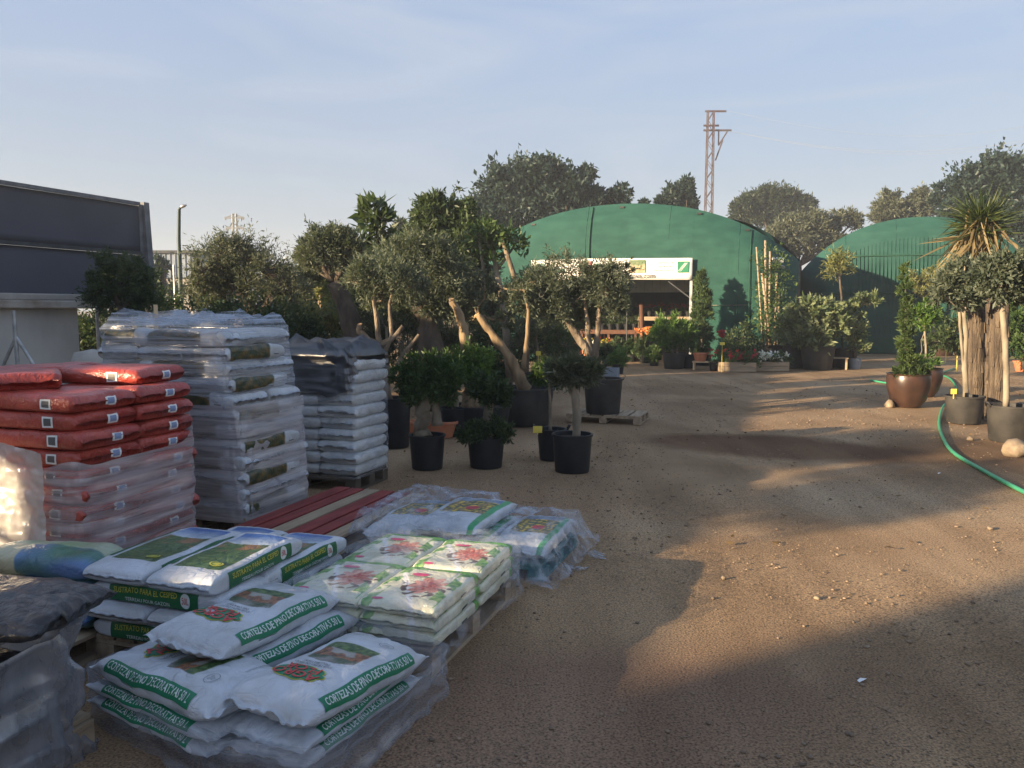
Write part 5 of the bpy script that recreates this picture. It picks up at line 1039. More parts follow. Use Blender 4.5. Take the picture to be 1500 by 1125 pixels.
# olive grove and hedge of stock behind the stacks
def big(name, label, base, Y, trunks, clumps, n, leaf, pal, bark, seed, group='trees of the nursery stock', **kw): return plant(name, label, 'tree', base, Y, None, trunks, clumps, n, leaf, pal, bark, seed, group, **kw)
big('olive_tree', 'broad bushy olive beside the street lamp, behind the tallest stack', (375,530), 16.6, [[(385,540,12),(380,490,14),(368,455,12)], [(372,460,9),(345,425,5),(322,398,4),(308,385,3)], [(380,470,9),(400,435,7),(415,410,5)]], [(310,395,36,34),(345,380,38,30),(385,400,40,34),(420,420,26,30),(330,430,44,30,.5),(390,440,40,26,.5),(345,358,22,12),(300,430,24,34),(370,375,20,16)], 30000, (0.08,0.019), 'greyish', 'bark_dark', 41, limb=0.05, twigs=9)
big('olive_tree', 'feathery olive with a dark leaning trunk, between the broad olive and the rubber tree', (520,560), 12.5, [[(527,560,13),(522,500,14),(508,450,13),(490,415,11)]], [(478,372,32,26),(505,362,22,20),(455,375,20,18),(480,350,26,14),(470,395,26,14,.4),(490,340,16,8),(520,375,14,18)], 20000, (0.07,0.017), 'olive', 'bark_dark', 43, limb=0.05, twigs=9)
big('olive_tree', 'dense olive crown on a thick dark trunk in the middle of the grove', (640,600), 11.8, [[(640,600,18),(636,520,18),(625,470,15),(612,445,12)]], [(590,400,40,32),(625,390,40,34),(655,410,30,34),(600,440,40,20),(640,445,34,20),(560,390,24,22,.3),(610,365,36,20),(660,440,22,24)], 34000, (0.068,0.017), 'olive', 'bark_dark', 45, limb=0.05, twigs=8)
big('citrus_tree', 'tall round leaved tree rising highest behind the middle olive', (640,560), 17.0, [[(640,560,9),(638,480,8),(640,400,6)]], [(640,320,34,26),(665,345,34,30),(620,350,30,28),(650,375,46,30),(690,370,26,36),(600,372,24,22),(640,300,22,12),(675,315,16,14)], 17000, (0.12,0.045), 'dark', 'bark_dark', 47, limb=0.05, twigs=6)
big('rubber_tree', 'slender rubber plant with big glossy leaves standing clear against the sky', (552,560), 13.5, [[(552,560,4),(550,440,3),(553,360,2.4),(550,300,1.4)], [(551,380,1.6),(536,365,1.2),(528,352,0.8)], [(552,350,1.5),(562,336,1.0),(566,325,.8)]], [(549,300,11,8),(553,318,14,9),(541,332,13,8),(557,348,11,8),(544,366,15,9),(528,352,10,7),(566,328,8,9),(536,312,10,7)], 330, (0.22,0.085), 'dark', 'bark_dark', 49, limb=0.008, per=5, spread=0.35, twigs=10, up=0.15, sprig=0, fold=0.1)
big('oleander_bush', 'light green reedy bush filling the space under the olive crowns', (590,570), 12.8, [[(590,570,3),(588,500,3)], [(610,570,2),(614,490,2)], [(570,570,2),(566,480,2)]], [(590,500,50,50,.4),(540,480,24,60,.5),(640,500,36,50,.6)], 7000, (0.16,0.022), 'olive', 'bark_pale', 51, limb=0.01, up=0.7)
big('shrub', 'yellow green leafy bush behind the feathery olive trunk', (480,560), 15.5, [[(480,560,3),(480,500,3)]], [(475,480,36,30),(505,470,20,40),(445,480,24,30),(490,440,24,30,.5)], 6500, (0.10,0.035), 'yellowish', 'bark_dark', 53, limb=0.015)
big('olive_tree', 'dark olive in front of the black screen, left of the lamp post', (185,540), 12.2, [[(188,540,10),(186,480,9),(180,450,7)]], [(180,410,34,26),(150,425,22,24),(205,425,22,34),(175,440,40,22,.3),(215,450,14,30),(160,385,18,14)], 13000, (0.07,0.017), 'dark', 'bark_dark', 55, limb=0.03)
big('shrub', 'dark hedge seen through the chain link fence', (150,560), 16.5, [[(160,560,3),(160,510,3)]], [(140,500,34,44),(180,500,34,50),(215,490,24,50),(110,500,26,40)], 10000, (0.10,0.04), 'dark', 'bark_dark', 58, limb=0.02)
big('shrub', 'dark undergrowth bush along the fence behind the tallest stack', (260,560), 15.0, [[(260,560,3),(260,500,3)]], [(250,495,40,40),(300,490,40,46),(220,480,26,60),(340,490,30,46)], 9000, (0.09,0.035), 'dark', 'bark_dark', 57, limb=0.02)
big('shrub', 'dark evergreen bush under the broad olive', (420,560), 13.2, [[(420,560,4),(420,510,3)]], [(415,490,40,40),(450,505,34,30),(385,495,30,40)], 7000, (0.08,0.03), 'dark', 'bark_dark', 59, limb=0.02)
big('potted_bush', 'leafy dark hedge plant behind the leaning olive trunk', (725,570), 15.5, [[(725,570,3),(725,510,3)]], [(720,505,34,36),(760,500,30,36,.3),(690,500,24,40,.4),(800,500,26,34,.6),(830,505,22,28,.9)], 9500, (0.08,0.028), 'dark', 'bark_dark', 61, limb=0.015)
big('shrub', 'yellow leaved bush between the olive stems in front of the doorway', (785,545), 19.5, [[(785,545,2.5),(785,500,2)]], [(785,490,14,30),(800,500,12,24),(770,505,12,20),(828,480,14,20)], 4000, (0.10,0.04), 'yellowish', 'bark_dark', 63, limb=0.012)

# ------------------------------------------------------------------ in and before the doorway
M['crate'] = flat('grey_blue_plastic', (0.12,0.15,0.18), 0.5)
def flower_pot(loc, label, color, seed, h=0.16, r=0.075, n=14, group='flower pots', pal='mid', potmat='terracotta', fl=0.045):
    rng = np.random.default_rng(seed); o = thing('flower_pot', label, 'flower pot', loc, 0, group); pot_part(o, r, r*0.75, h*0.75, potmat)
    crown('leaves', [(0,0,h*1.1,r*1.5,r*1.5,r*1.1)], 160, (0.06,0.03), pal, seed, o, per=16, spread=0.3)
    if n:
        pts = rng.normal(size=(n*5, 3))*[r*0.85, r*0.85, r*0.4] + [0, 0, h*1.1 + r*0.9]; base = np.repeat(pts[:n], 5, axis=0) + rng.normal(size=(n*5, 3))*0.008
        d = rng.normal(size=(n*5, 3)); d[:, 2] += 0.6; t = np.array(color)*rng.uniform(0.75, 1.2, (n*5, 1)); obj('flowers', leaf_mesh('flowers', base, d, fl, fl*0.8, np.clip(t, 0, 0.9), rng), M['petal'], o)
    return o
def bench(a, b0, b1, z, depth, label, mat='wood'):
    o = thing('plant_bench', label, 'bench', P(a, (b0+b1)/2), ROT_B, 'plant benches in the doorway'); L = b1-b0
    for k in range(4): MB().box((0, -depth/2 + depth*(k+0.5)/4, z-0.015), (L, depth/4*0.86, 0.03)).build('slat', M[mat], o)
    MB().box((0, -depth/2-0.012, z-0.06), (L, 0.022, 0.13)).build('front_board', M[mat], o)
    for sx in (-1, 0, 1):
        for sy in (-1, 1): MB().box((sx*(L/2-0.06), sy*(depth/2-0.05), (z-0.03)/2), (0.07, 0.07, z-0.032)).build('leg', M[mat], o)
M['bench_wood'] = noisy('orange_brown_board', (0.075,0.036,0.022), (0.12,0.058,0.034), 6, 0.8, 0.3, 30)
bench(26.2, -6.6, -4.75, 0.95, 0.6, 'brown plant bench with a broad front board at the left of the doorway', 'bench_wood')
bench(28.4, -5.2, -3.1, 1.35, 0.6, 'higher plant bench deep inside the doorway with reddish flowers', 'wood')
bench(29.6, -8.0, -5.4, 1.35, 0.6, 'dark plant bench deep inside the doorway on the left', 'wood')
pallet(25.3, 25.9, -6.7, -5.3, 'wooden pallet in the doorway carrying red and yellow flowers', ('wood',), 0.12, group='pallets under the plants')
cols = {'red': (0.38,0.025,0.03), 'yellow': (0.75,0.6,0.06), 'white': (0.8,0.8,0.75), 'pink': (0.6,0.12,0.2), 'orange': (0.7,0.25,0.08)}
for k in range(9):
    c = ['red','red','yellow','yellow','white','red','yellow','orange','pink'][k]; flower_pot(P(25.35+0.28*(k % 2), -6.6+0.155*k, 0.118), '%s flowers in a pot on the doorway pallet, %s from the left' % (c, ['first','second','third','fourth','fifth','sixth','seventh','eighth','ninth'][k]), cols[c], 200+k, 0.34, 0.11, 12, 'flower pots on the doorway pallet', fl=0.05)
for k in range(7): flower_pot(P(26.2, -6.45+0.26*k, 0.952), 'dark leafy pot plant on the brown bench, number %s from the left' % ['one','two','three','four','five','six','seven'][k], cols['white'], 220+k, 0.26, 0.10, 0, 'pots on the brown bench', 'dark', 'pot', 0.05)
for k in range(8): flower_pot(P(28.4, -5.05+0.26*k, 1.352), 'reddish flowering pot on the high bench inside, number %s from the left' % ['one','two','three','four','five','six','seven','eight'][k], (0.30,0.05,0.06), 240+k, 0.24, 0.10, 16, 'pots on the high bench', 'dark', 'pot', 0.06)
for k in range(7): flower_pot(P(29.6, -7.8+0.36*k, 1.352), 'dark foliage pot on the dark bench deep inside, number %s from the left' % ['one','two','three','four','five','six','seven'][k], (0.3,0.05,0.06), 260+k, 0.3, 0.13, 0, 'pots on the dark bench', 'dark', 'pot')
o = thing('wooden_post', 'brown wooden post standing in the doorway at the end of the bench', 'post', P(25.95, -4.62)); MB().tube([(0,0,0), (0.01,0,0.9), (-0.02,0,1.75)], [0.085,0.08,0.07], 9).build('shaft', M['bench_wood'], o, smooth=True)
flower_pot(P(25.75, -4.55, 0.0), 'orange flowering plant on the ground at the wooden post', cols['orange'], 281, 0.75, 0.16, 16, None, 'mid', 'pot', 0.10)
flower_pot(P(25.55, -4.95, 0.0), 'blue grey leaved plant in a pot at the right of the doorway pallet', cols['orange'], 282, 0.5, 0.15, 0, None, 'greyish', 'pot', 0.10)
o = thing('corrugated_panel', 'pale corrugated sheet hanging behind the banner inside the greenhouse', 'panel', P(27.6, -4.6, 2.15), ROT_B)
for k in range(26): MB().box((-1.6+k*0.13, 0.012*(k % 2), 0.32), (0.125, 0.012, 0.62)).build('sheet_rib', M['panel'], o)
for sx in (-1.65, 1.7): MB().box((sx, 0.05, -0.75), (0.05, 0.05, 2.8)).build('post', M['dark_steel'], o)
FR = 'plants before the big greenhouse'
for k, (px, py, r) in enumerate(((905,530,9),(925,530,8),(945,532,9),(958,536,7),(890,536,8))):
    plant('potted_shrub', ['dark leafy pot plant at the left of the doorway', 'small leafy pot plant in the middle of the doorway', 'dark leafy pot plant below the wooden post', 'low leafy pot plant left of the bright green shrub', 'leafy pot plant beside the doorway behind the grey crate'][k], 'potted plant', (px, py), pot=(r, r*0.85, r*1.3), trunks=[[(px,py-r*1.2,1),(px,py-r*1.6,1)]], clumps=[(px,py-r*2.2,r*1.3,r*1.0),(px-r*.5,py-r*2.6,r*.7,r*.7)], n=900, leaf=(0.13,0.05), pal=['dark','mid','dark','mid','dark'][k], bark='bark_dark', seed=500+k, group=FR, limb=0.008)
plant('potted_shrub', 'bright green shrub with upright tips in a dark pot right of the doorway', 'potted plant', (987, 541), pot=(17, 14, 24), pot_mat='pot_dusty', trunks=[[(985,518,2.5),(984,500,2)], [(992,518,1.5),(994,500,1.5)]], clumps=[(986,490,26,16),(970,490,14,14),(1002,492,14,12),(984,478,18,9),(985,503,20,10)], n=4800, leaf=(0.13,0.035), pal='bright', bark='bark_pale', seed=71, group=FR, limb=0.012, up=0.7)
plant('potted_shrub', 'small dark shrub in a black pot between the bright shrub and the conifer', 'potted plant', (1008, 540), pot=(12, 10, 20), trunks=[[(1008,520,1.5),(1008,510,1.5)]], clumps=[(1008,502,14,14),(1012,490,8,10)], n=1500, leaf=(0.10,0.03), pal='mid', bark='bark_dark', seed=72, group=FR, limb=0.01)
o = thing('wooden_stool', 'low sawn wood stool under the small conifer pot', 'stool', G(1032, 542), R(-19)); MB().box((0,0,0.22), (0.62,0.36,0.03)).build('top', M['wood_new'], o)
for sx in (-1,1):
    for sy in (-1,1): MB().box((sx*0.27, sy*0.14, 0.10), (0.04,0.04,0.205)).build('leg', M['wood_new'], o)
o = thing('empty_terracotta_pot', 'small orange clay pot standing on the sawn wood stool', 'flower pot', G(1032, 542) + Vector((-0.12, 0, 0.236))); pot_part(o, 0.19, 0.14, 0.22, 'terracotta')
plant('columnar_conifer', 'dark columnar conifer against the green net right of the doorway', 'conifer', (1029, 536), pot=(13, 11, 16), trunks=[[(1028,522,2),(1028,450,1.5),(1028,412,.8)]], clumps=[(1028,500,15,22),(1028,470,15,24),(1028,440,12.5,22),(1027,418,8,16),(1027,405,4,10)], n=9000, leaf=(0.10,0.03), pal='cypress', bark='bark_dark', seed=73, group=FR, limb=0, up=0.9, hollow=0.7, leafmat='leaf_soft', sprig=0.2, ragged=0.08, sat=0, spread=0.10)
def trough(px, py, wpx, label, colr, seed, n=20):
    p = G(px, py); Y = p.y; L = S(wpx, Y); o = thing('wooden_trough', label, 'planter', p + Vector((0, 0.2, 0)), R(-10), 'wooden flower troughs')
    for sy in (-1,1):
        for k in range(2): bevel(MB().box((0, sy*0.19, 0.065+0.125*k), (L, 0.03, 0.118)).build('board', M['wood'], o), 0.004)
    for sx in (-1,1): MB().box((sx*(L/2-0.016), 0, 0.125), (0.03, 0.348, 0.24)).build('end_board', M['wood'], o)
    MB().box((0,0,0.11), (L-0.064, 0.346, 0.19)).build('soil', M['soil'], o)
    rng = np.random.default_rng(seed); crown('leaves', [(x, 0, 0.30, L*0.14, 0.2, 0.12) for x in np.linspace(-L*0.42, L*0.42, 5)], 1200, (0.08,0.04), 'mid', seed, o, per=20, spread=0.3)
    pts = rng.uniform(-1, 1, (n, 3))*[L*0.46, 0.2, 0.07] + [0, -0.03, 0.40]; pts[:, 1] -= 0.06
    base = np.repeat(pts, 16, axis=0) + rng.normal(size=(n*16, 3))*0.02; d = rng.normal(size=(n*16, 3)); t = np.array(colr)*rng.uniform(0.8, 1.15, (n*16, 1)); obj('flowers', leaf_mesh('flowers', base, d, 0.075, 0.06, np.clip(t, 0, .9), rng), M['petal'], o)
trough(1133, 544, 48, 'weathered wooden trough of white flowers', (0.80,0.80,0.78), 301, 22)
trough(1082, 545, 54, 'weathered wooden trough of small red flowers', (0.40,0.04,0.05), 302, 8)
o = thing('price_sign', 'red flower sign with a yellow tag on a stick beside the conifer', 'sign', G(1057, 545)); label_tag(o, (0,0,0), 0.70, 0.13); rng = np.random.default_rng(5)
obj('flower_head', leaf_mesh('flower_head', rng.normal(size=(60,3))*0.035 + [-0.02,0,1.0], rng.normal(size=(60,3)), 0.09, 0.07, np.tile([0.35,0.02,0.04], (60,1)), rng), M['petal'], o)
flower_pot(G(1046,543), 'low red flowering plant at the foot of the yellow tag', cols['red'], 303, 0.3, 0.14, 14, 'flower pots before the greenhouse', 'mid', 'pot', 0.055); flower_pot(G(1066,541), 'orange red flowering plant at the left end of the red trough', (0.6,0.08,0.05), 304, 0.32, 0.14, 14, 'flower pots before the greenhouse', 'mid', 'pot', 0.055)
plant('rose_bush', 'loose rose bush behind the red flower trough', 'bush', (1085,538), 22.6, trunks=[[(1085,535,1),(1084,515,1)]], clumps=[(1085,500,20,20),(1070,510,14,14),(1100,508,14,16),(1090,485,8,10)], n=1500, leaf=(0.08,0.04), pal='dark', bark='bark_dark', seed=75, group=FR, limb=0.008, spread=0.3)
o = plant('climber_in_tub', 'tall climber tied to bamboo canes in a wide black tub', 'potted plant', (1152, 540), pot=(40, 37, 34), pot_mat='pot', trunks=[], clumps=[(1122,385,11,22),(1143,410,11,26),(1124,430,12,24),(1140,450,11,24),(1115,480,10,22),(1148,478,10,26),(1130,480,14,24),(1142,385,8,14)], n=2100, leaf=(0.10,0.05), pal='mid', bark='bark_pale', seed=76, group=FR, spread=0.35, per=14,
      stakes=[(1122,515,1.6,1121,352), (1130,516,1.8,1116,400), (1134,516,1.6,1138,400), (1126,516,1.4,1128,368), (1139,514,1.6,1141,430), (1118,516,1.2,1108,362)])
plant('potted_shrub', 'big cream variegated bush in a black pot before the second greenhouse', 'potted plant', (1197, 543), pot=(25, 20, 36), pot_mat='pot_dusty', trunks=[[(1196,510,3),(1196,495,2.5)], [(1188,510,2),(1182,495,2)], [(1204,510,2),(1210,495,2)]], clumps=[(1194,477,36,24),(1166,480,18,20),(1224,476,18,20),(1195,458,34,14),(1190,495,34,14),(1222,460,18,14),(1160,495,14,10)], n=6500, leaf=(0.15,0.075), pal='varieg', bark='bark_dark', seed=77, group=FR, limb=0.015, spread=0.14)
plant('potted_shrub', 'pale leaved shrub on a thin stem right of the variegated bush', 'potted plant', (1252, 541), pot=(9, 7, 16), pot_mat='slate', trunks=[[(1252,526,1.5),(1252,500,1.5),(1256,470,1.4)]], clumps=[(1262,447,20,12),(1248,458,16,12),(1275,445,12,9),(1254,485,14,18),(1260,505,10,14)], n=2600, leaf=(0.12,0.05), pal='varieg', bark='bark_dark', seed=78, group=FR, limb=0.01)
plant('potted_tree', 'thin open topped small tree before the second greenhouse', 'tree', (1235, 540), pot=(20, 17, 30), trunks=[[(1234,515,1.6),(1233,440,1.6),(1230,405,1.4)]], clumps=[(1228,384,16,12),(1220,395,12,10),(1238,392,10,10),(1226,372,8,8)], n=800, leaf=(0.15,0.03), pal='yellowish', bark='bark_dark', seed=79, group=FR, limb=0.01, per=10, spread=0.35)
o = thing('small_pallet_end', 'broken pale wooden pallet piece between the pots of the variegated bush', 'wood piece', G(1226, 541), R(-19)); MB().box((0,0,0.31), (0.55,0.4,0.025)).build('board', M['wood_tan'], o)
for sx in (-1,1): MB().box((sx*0.22,0,0.149), (0.05,0.36,0.295)).build('block', M['wood_tan'], o)

# ------------------------------------------------------------------ right hand group
RG = 'plants on the right of the drive'
plant('glazed_pot_conifer', 'columnar cypress with low green filler in the front round brown glazed pot', 'potted plant', (1329, 598), pot=(31, 22, 50), pot_mat='bronze', rolled=True, trunks=[[(1327,552,2),(1327,480,1.5),(1326,400,.7)]], clumps=[(1328,530,11,24),(1328,500,10,26),(1327,465,7.5,26),(1326,430,5.5,24),(1325,402,3.2,18),(1345,542,20,8,-.05),(1318,545,14,6,-.1),(1332,547,24,6,-.15)], n=8500, leaf=(0.07,0.02), pal='cypress', bark='bark_dark', seed=81, group=RG, limb=0, up=0.9, leafmat='leaf_soft', sprig=0.1, ragged=0.05, sat=0, spread=0.07)
plant('glazed_pot_shrub', 'bright leafy shrub with a thin standard in the rear brown glazed pot', 'potted plant', (1352, 582), pot=(26, 18, 42), pot_mat='bronze', rolled=True, trunks=[[(1357,540,1.8),(1356,505,1.7),(1355,485,1.5)]], clumps=[(1358,535,18,10),(1346,540,12,8),(1354,468,12,16),(1344,462,9,10),(1364,460,9,12),(1352,448,8,8)], n=2600, leaf=(0.10,0.025), pal='bright', bark='bark_pale', seed=82, group=RG, limb=0.008)
plant('potted_tree', 'round headed tree with pale forked trunk in a brown pot behind the glazed pots', 'potted tree', (1378, 522), pot=(17, 14, 34), pot_mat='bronze', trunks=[[(1366,492,3),(1368,460,2.6),(1371,440,2.3),(1366,425,2)], [(1371,442,1.8),(1380,430,1.5),(1386,420,1.2)]], clumps=[(1358,415,24,14),(1380,410,18,14),(1345,424,12,10),(1390,425,12,14),(1365,402,14,8)], n=3600, leaf=(0.13,0.045), pal='yellowish', bark='bark_pale', seed=83, group=RG, limb=0.015, tags=[(1383,487,0.1,0.2,'yellow')])
plant('potted_standard', 'pale twin stemmed standard in the left black pot on the right of the drive', 'potted tree', (1411, 622), pot=(27, 23, 41), pot_mat='pot_dusty', trunks=[[(1415,583,4.2),(1413,540,3.8),(1415,495,3.8),(1411,455,3.6)], [(1414,560,2),(1408,500,2.2),(1405,455,2)]], clumps=[(1408,418,28,24),(1385,428,16,16),(1430,408,22,22),(1412,394,20,12),(1390,408,14,14),(1415,440,22,10)], n=7000, leaf=(0.075,0.03), pal='olive', bark='bark_pale', seed=84, group=RG, limb=0.02, tags=[(1386,582,0.07)])
plant('potted_standard', 'curving pale stemmed standard in the right black pot at the picture edge', 'potted tree', (1477, 650), pot=(32, 27, 55), pot_mat='pot_dusty', trunks=[[(1473,595,4.5),(1475,550,4.2),(1472,500,4.2),(1468,450,4.2),(1469,440,4)]], clumps=[(1468,412,28,26),(1447,402,18,20),(1490,407,24,26),(1470,388,22,14),(1500,420,20,20),(1520,410,20,22)], n=8500, leaf=(0.075,0.03), pal='olive', bark='bark_pale', seed=85, group=RG, limb=0.022, handles=True)
def palm_trunk(px0, pxt, yb, yt, r, label, Y, seed):
    b = Vector((*D(px0, yb, Y)[:2], 0)); t = D(pxt, yt, Y) - b; o = thing('palm_trunk', label, 'trunk', b, 0, 'palm trunks'); mb = MB(); n = 22
    mb.tube([Vector((0,0,0)).lerp(t, k/n) for k in range(n+1)], [S(r, Y)*(1.05 + 0.10*mnoise.noise(Vector((k*0.6, seed, 1)))) for k in range(n+1)], 16); mb.build('trunk', M['palm'], o, smooth=True)
    for k in range(26):                                    # old leaf bases left on the trunk
        h = (k+0.5)/26; a = k*2.4; c = t*h + Vector((math.cos(a), math.sin(a), 0))*S(r, Y)*1.0; MB().box(c, (0.05,0.03,0.16), a+math.pi/2, Matrix.Rotation(0.12, 3, Vector((math.sin(a), -math.cos(a), 0)))).build('leaf_base', M['palm'], o)
    return o, b, t
palm_trunk(1429, 1431, 590, 425, 11, 'thick fibrous palm trunk directly behind the left black pot', 12.3, 1)
palm_trunk(1461, 1465, 590, 432, 12, 'thick fibrous palm trunk nearest the picture edge', 12.0, 2)
palm_trunk(1446, 1447, 590, 430, 6, 'slimmer dark palm trunk between the two thick ones', 12.9, 3)
def yucca():
    Y = 13.6; b = Vector((*D(1432, 560, Y)[:2], 0)); t = D(1436, 330, Y) - b; o = thing('yucca', 'tall shaggy yucca with a skirt of dead straw leaves above the palm trunks', 'yucca', b, 0, RG)
    MB().tube([(0,0,0), t*0.6, t], [0.14,0.12,0.11], 10).build('trunk', M['palm'], o, smooth=True); rng = np.random.default_rng(9); n = 520
    d = rng.normal(size=(n,3)); d /= np.linalg.norm(d, axis=1, keepdims=True); d[:,2] = d[:,2]*0.8 + 0.25
    lo, hi = np.array(GREEN['dark'][0]), np.array(GREEN['yellowish'][0]); obj('green_leaves', leaf_mesh('green_leaves', np.tile(np.array(t), (n,1)) + rng.normal(size=(n,3))*0.06, d, 0.50, 0.026, lo + (hi-lo)*rng.random((n,1))*0.7, rng, 0.3), M['leaf'], o)
    n = 300; d = rng.normal(size=(n,3)); d[:,2] = -np.abs(d[:,2])*1.5 - 1.6; d[:,0] -= 0.35; p = np.tile(np.array(t), (n,1)) + rng.normal(size=(n,3))*[0.10,0.10,0.2] - [0,0,0.05]; lo, hi = map(np.array, GREEN['straw'])
    obj('dead_leaves', leaf_mesh('dead_leaves', p, d, 0.75, 0.05, lo + (hi-lo)*rng.random((n,1)), rng, 0.3), M['leaf_soft'], o)
    n = 26; d = rng.normal(size=(n,3))*0.35 + [-0.9,-0.2,-0.75]; obj('dead_leaves', leaf_mesh('dead_leaves', np.tile(np.array(t), (n,1)) - [0,0,0.15], d, 0.95, 0.035, hi*np.ones((n,1)), rng, 0.3), M['leaf_soft'], o)
yucca()
plant('spiky_plant', 'spiky green and yellow plant in an orange clay pot at the right picture edge', 'potted plant', (1500, 545), pot=(15, 11, 16), pot_mat='terracotta', clumps=[(1500,505,16,18),(1492,490,14,14),(1510,490,16,18)], n=420, leaf=(0.45,0.03), pal='bright', seed=87, group=RG, per=12, up=0.6)
plant('shrub', 'shady green bushes beyond the palm trunks at the right edge', 'bush', (1500, 540), 16.5, trunks=[[(1500,540,3),(1500,500,3)]], clumps=[(1495,480,26,34),(1525,470,26,50),(1480,500,16,24)], n=4200, leaf=(0.11,0.04), pal='mid', bark='bark_dark', seed=88, group=RG, limb=0.015)
plant('shrub', 'dark bushes in the shade behind the round headed small tree', 'bush', (1400, 520), 19.0, trunks=[[(1400,520,3),(1400,500,3)]], clumps=[(1395,490,22,22),(1375,500,16,16),(1425,480,24,26),(1450,485,20,26)], n=4200, leaf=(0.11,0.04), pal='dark', bark='bark_dark', seed=89, group=RG, limb=0.015)
o = thing('price_sign', 'plain yellowish T shaped tag on a stick behind the brown pot', 'sign', G(1401, 545)); MB().box((0,0,0.3), (0.02,0.01,0.6)).build('stick', M['yellow'], o); MB().box((0,0,0.62), (0.17,0.05,0.05)).build('plate', M['yellow'], o)
o = thing('price_sign', 'tilted pale yellow tag above the brown pot', 'sign', G(1385, 532)); MB().box((0,0,0.35), (0.02,0.01,0.7)).build('stick', M['yellow'], o); MB().box((0.04,0,0.73), (0.16,0.01,0.11), 0, Matrix.Rotation(R(-35), 3, 'Y')).build('plate', M['yellow'], o)
def hose(pts, label):
    q = [G(*p) for p in pts]; out = []
    for i in range(len(q)-1):
        p0, p1, p2, p3 = q[max(0,i-1)], q[i], q[i+1], q[min(len(q)-1,i+2)]
        for k in range(8):
            t = k/8; out.append(0.5*((2*p1) + (p2-p0)*t + (2*p0-5*p1+4*p2-p3)*t*t + (3*p1-p0-3*p2+p3)*t**3) + Vector((0,0,0.020)))
    tag(MB().tube(out, 0.021, 8).build('garden_hose', M['hose'], smooth=True), label, 'hose', 'garden hoses')
hose([(1560,752),(1500,724),(1440,692),(1395,664),(1379,638),(1376,618),(1382,597),(1396,582),(1400,568),(1390,555),(1372,549)], 'green garden hose winding across the ground to the right edge')
hose([(1275,558),(1290,561),(1308,563),(1330,560),(1372,549),(1400,540)], 'green garden hose end lying left of the brown glazed pots')
RK = 'loose stones'
for k, (px, py, wpx, hpx, lab) in enumerate(((1488,668,20,17,'big pale rounded rock at the right edge beside the black pot'),(1303,596,9,8,'pale stone at the foot of the brown glazed pot'),(1421,645,5,4,'small pale stone between hose and black pot'),(1060,848,4,3.5,'small pale stone alone on the sunlit drive'),(1197,877,5,3,'small light stone near the lower shade edge'),(1270,948,5,2,'small light chip in the foreground shade'),(1450,775,5,3,'brown stone on the right of the drive'))):
    p = G(px, py); Y = p.y; tag(obj('stone', rock_mesh('stone', k+1, S(wpx,Y), S(wpx,Y)*0.8, S(hpx,Y)), M['stone'], smooth=True, loc=p + Vector((0, 0, S(hpx,Y)*0.42)), rot=k*1.3), lab, 'stone', RK)
for px, py, lab in ((1376,694,'white paper scrap on the wet ground by the hose'),(1262,998,'torn white paper scrap in the foreground shade')):
    p = G(px, py); mb = MB(); mb.add([(-0.025,-0.008,0.004),(0.01,-0.012,0.012),(0.035,0.0,0.006),(0.005,0.012,0.01),(-0.02,0.008,0.006)], [(0,1,3,4),(1,2,3)]); tag(mb.build('paper_scrap', M['white'], loc=p, rot=(0,0,0.5)), lab, 'paper scrap', 'paper scraps')

# ------------------------------------------------------------------ beyond the yard
FT = 'trees beyond the greenhouses'
def far_tree(name, label, base_px, Y, trunk_r, clumps, n, leaf, pal, seed, bark='bark_dark', **kw):
    kw.setdefault('sprig', 0.5)
    return plant(name, label, 'tree', (base_px, 520), Y, None, [[(base_px,500,trunk_r),(base_px,430,trunk_r*0.9),(base_px,390,trunk_r*0.8)]], clumps, n, leaf, pal, bark, seed, FT, limb=S(trunk_r*0.35, Y), **kw)
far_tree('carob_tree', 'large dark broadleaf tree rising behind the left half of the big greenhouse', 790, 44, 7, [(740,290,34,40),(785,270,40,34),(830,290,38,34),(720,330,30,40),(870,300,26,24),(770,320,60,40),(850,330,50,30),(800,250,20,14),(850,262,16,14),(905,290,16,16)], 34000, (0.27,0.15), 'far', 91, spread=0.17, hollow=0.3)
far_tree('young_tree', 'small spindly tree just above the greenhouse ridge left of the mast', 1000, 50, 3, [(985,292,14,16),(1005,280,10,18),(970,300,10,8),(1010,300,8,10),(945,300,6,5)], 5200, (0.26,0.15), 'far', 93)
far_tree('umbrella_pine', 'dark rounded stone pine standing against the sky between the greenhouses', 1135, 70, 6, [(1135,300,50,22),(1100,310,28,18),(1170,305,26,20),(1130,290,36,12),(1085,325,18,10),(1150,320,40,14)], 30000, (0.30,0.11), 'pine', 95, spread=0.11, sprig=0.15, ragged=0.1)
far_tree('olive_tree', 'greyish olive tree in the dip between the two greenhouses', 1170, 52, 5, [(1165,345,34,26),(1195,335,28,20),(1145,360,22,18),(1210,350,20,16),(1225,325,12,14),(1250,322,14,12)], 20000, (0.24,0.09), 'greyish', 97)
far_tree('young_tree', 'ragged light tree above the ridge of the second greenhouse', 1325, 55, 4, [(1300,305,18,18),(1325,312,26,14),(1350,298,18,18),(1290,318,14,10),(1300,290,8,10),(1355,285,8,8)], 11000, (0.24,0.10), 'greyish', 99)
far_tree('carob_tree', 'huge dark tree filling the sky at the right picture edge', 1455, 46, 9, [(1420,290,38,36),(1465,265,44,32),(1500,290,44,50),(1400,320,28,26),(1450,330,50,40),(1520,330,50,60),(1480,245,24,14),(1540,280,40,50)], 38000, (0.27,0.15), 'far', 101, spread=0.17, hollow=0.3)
far_tree('tall_hedge', 'dark trees closing the view left of the big greenhouse', 700, 38, 5, [(690,340,30,44),(660,380,36,40),(720,390,34,50),(620,410,36,40),(580,420,36,36)], 20000, (0.24,0.12), 'far', 103)
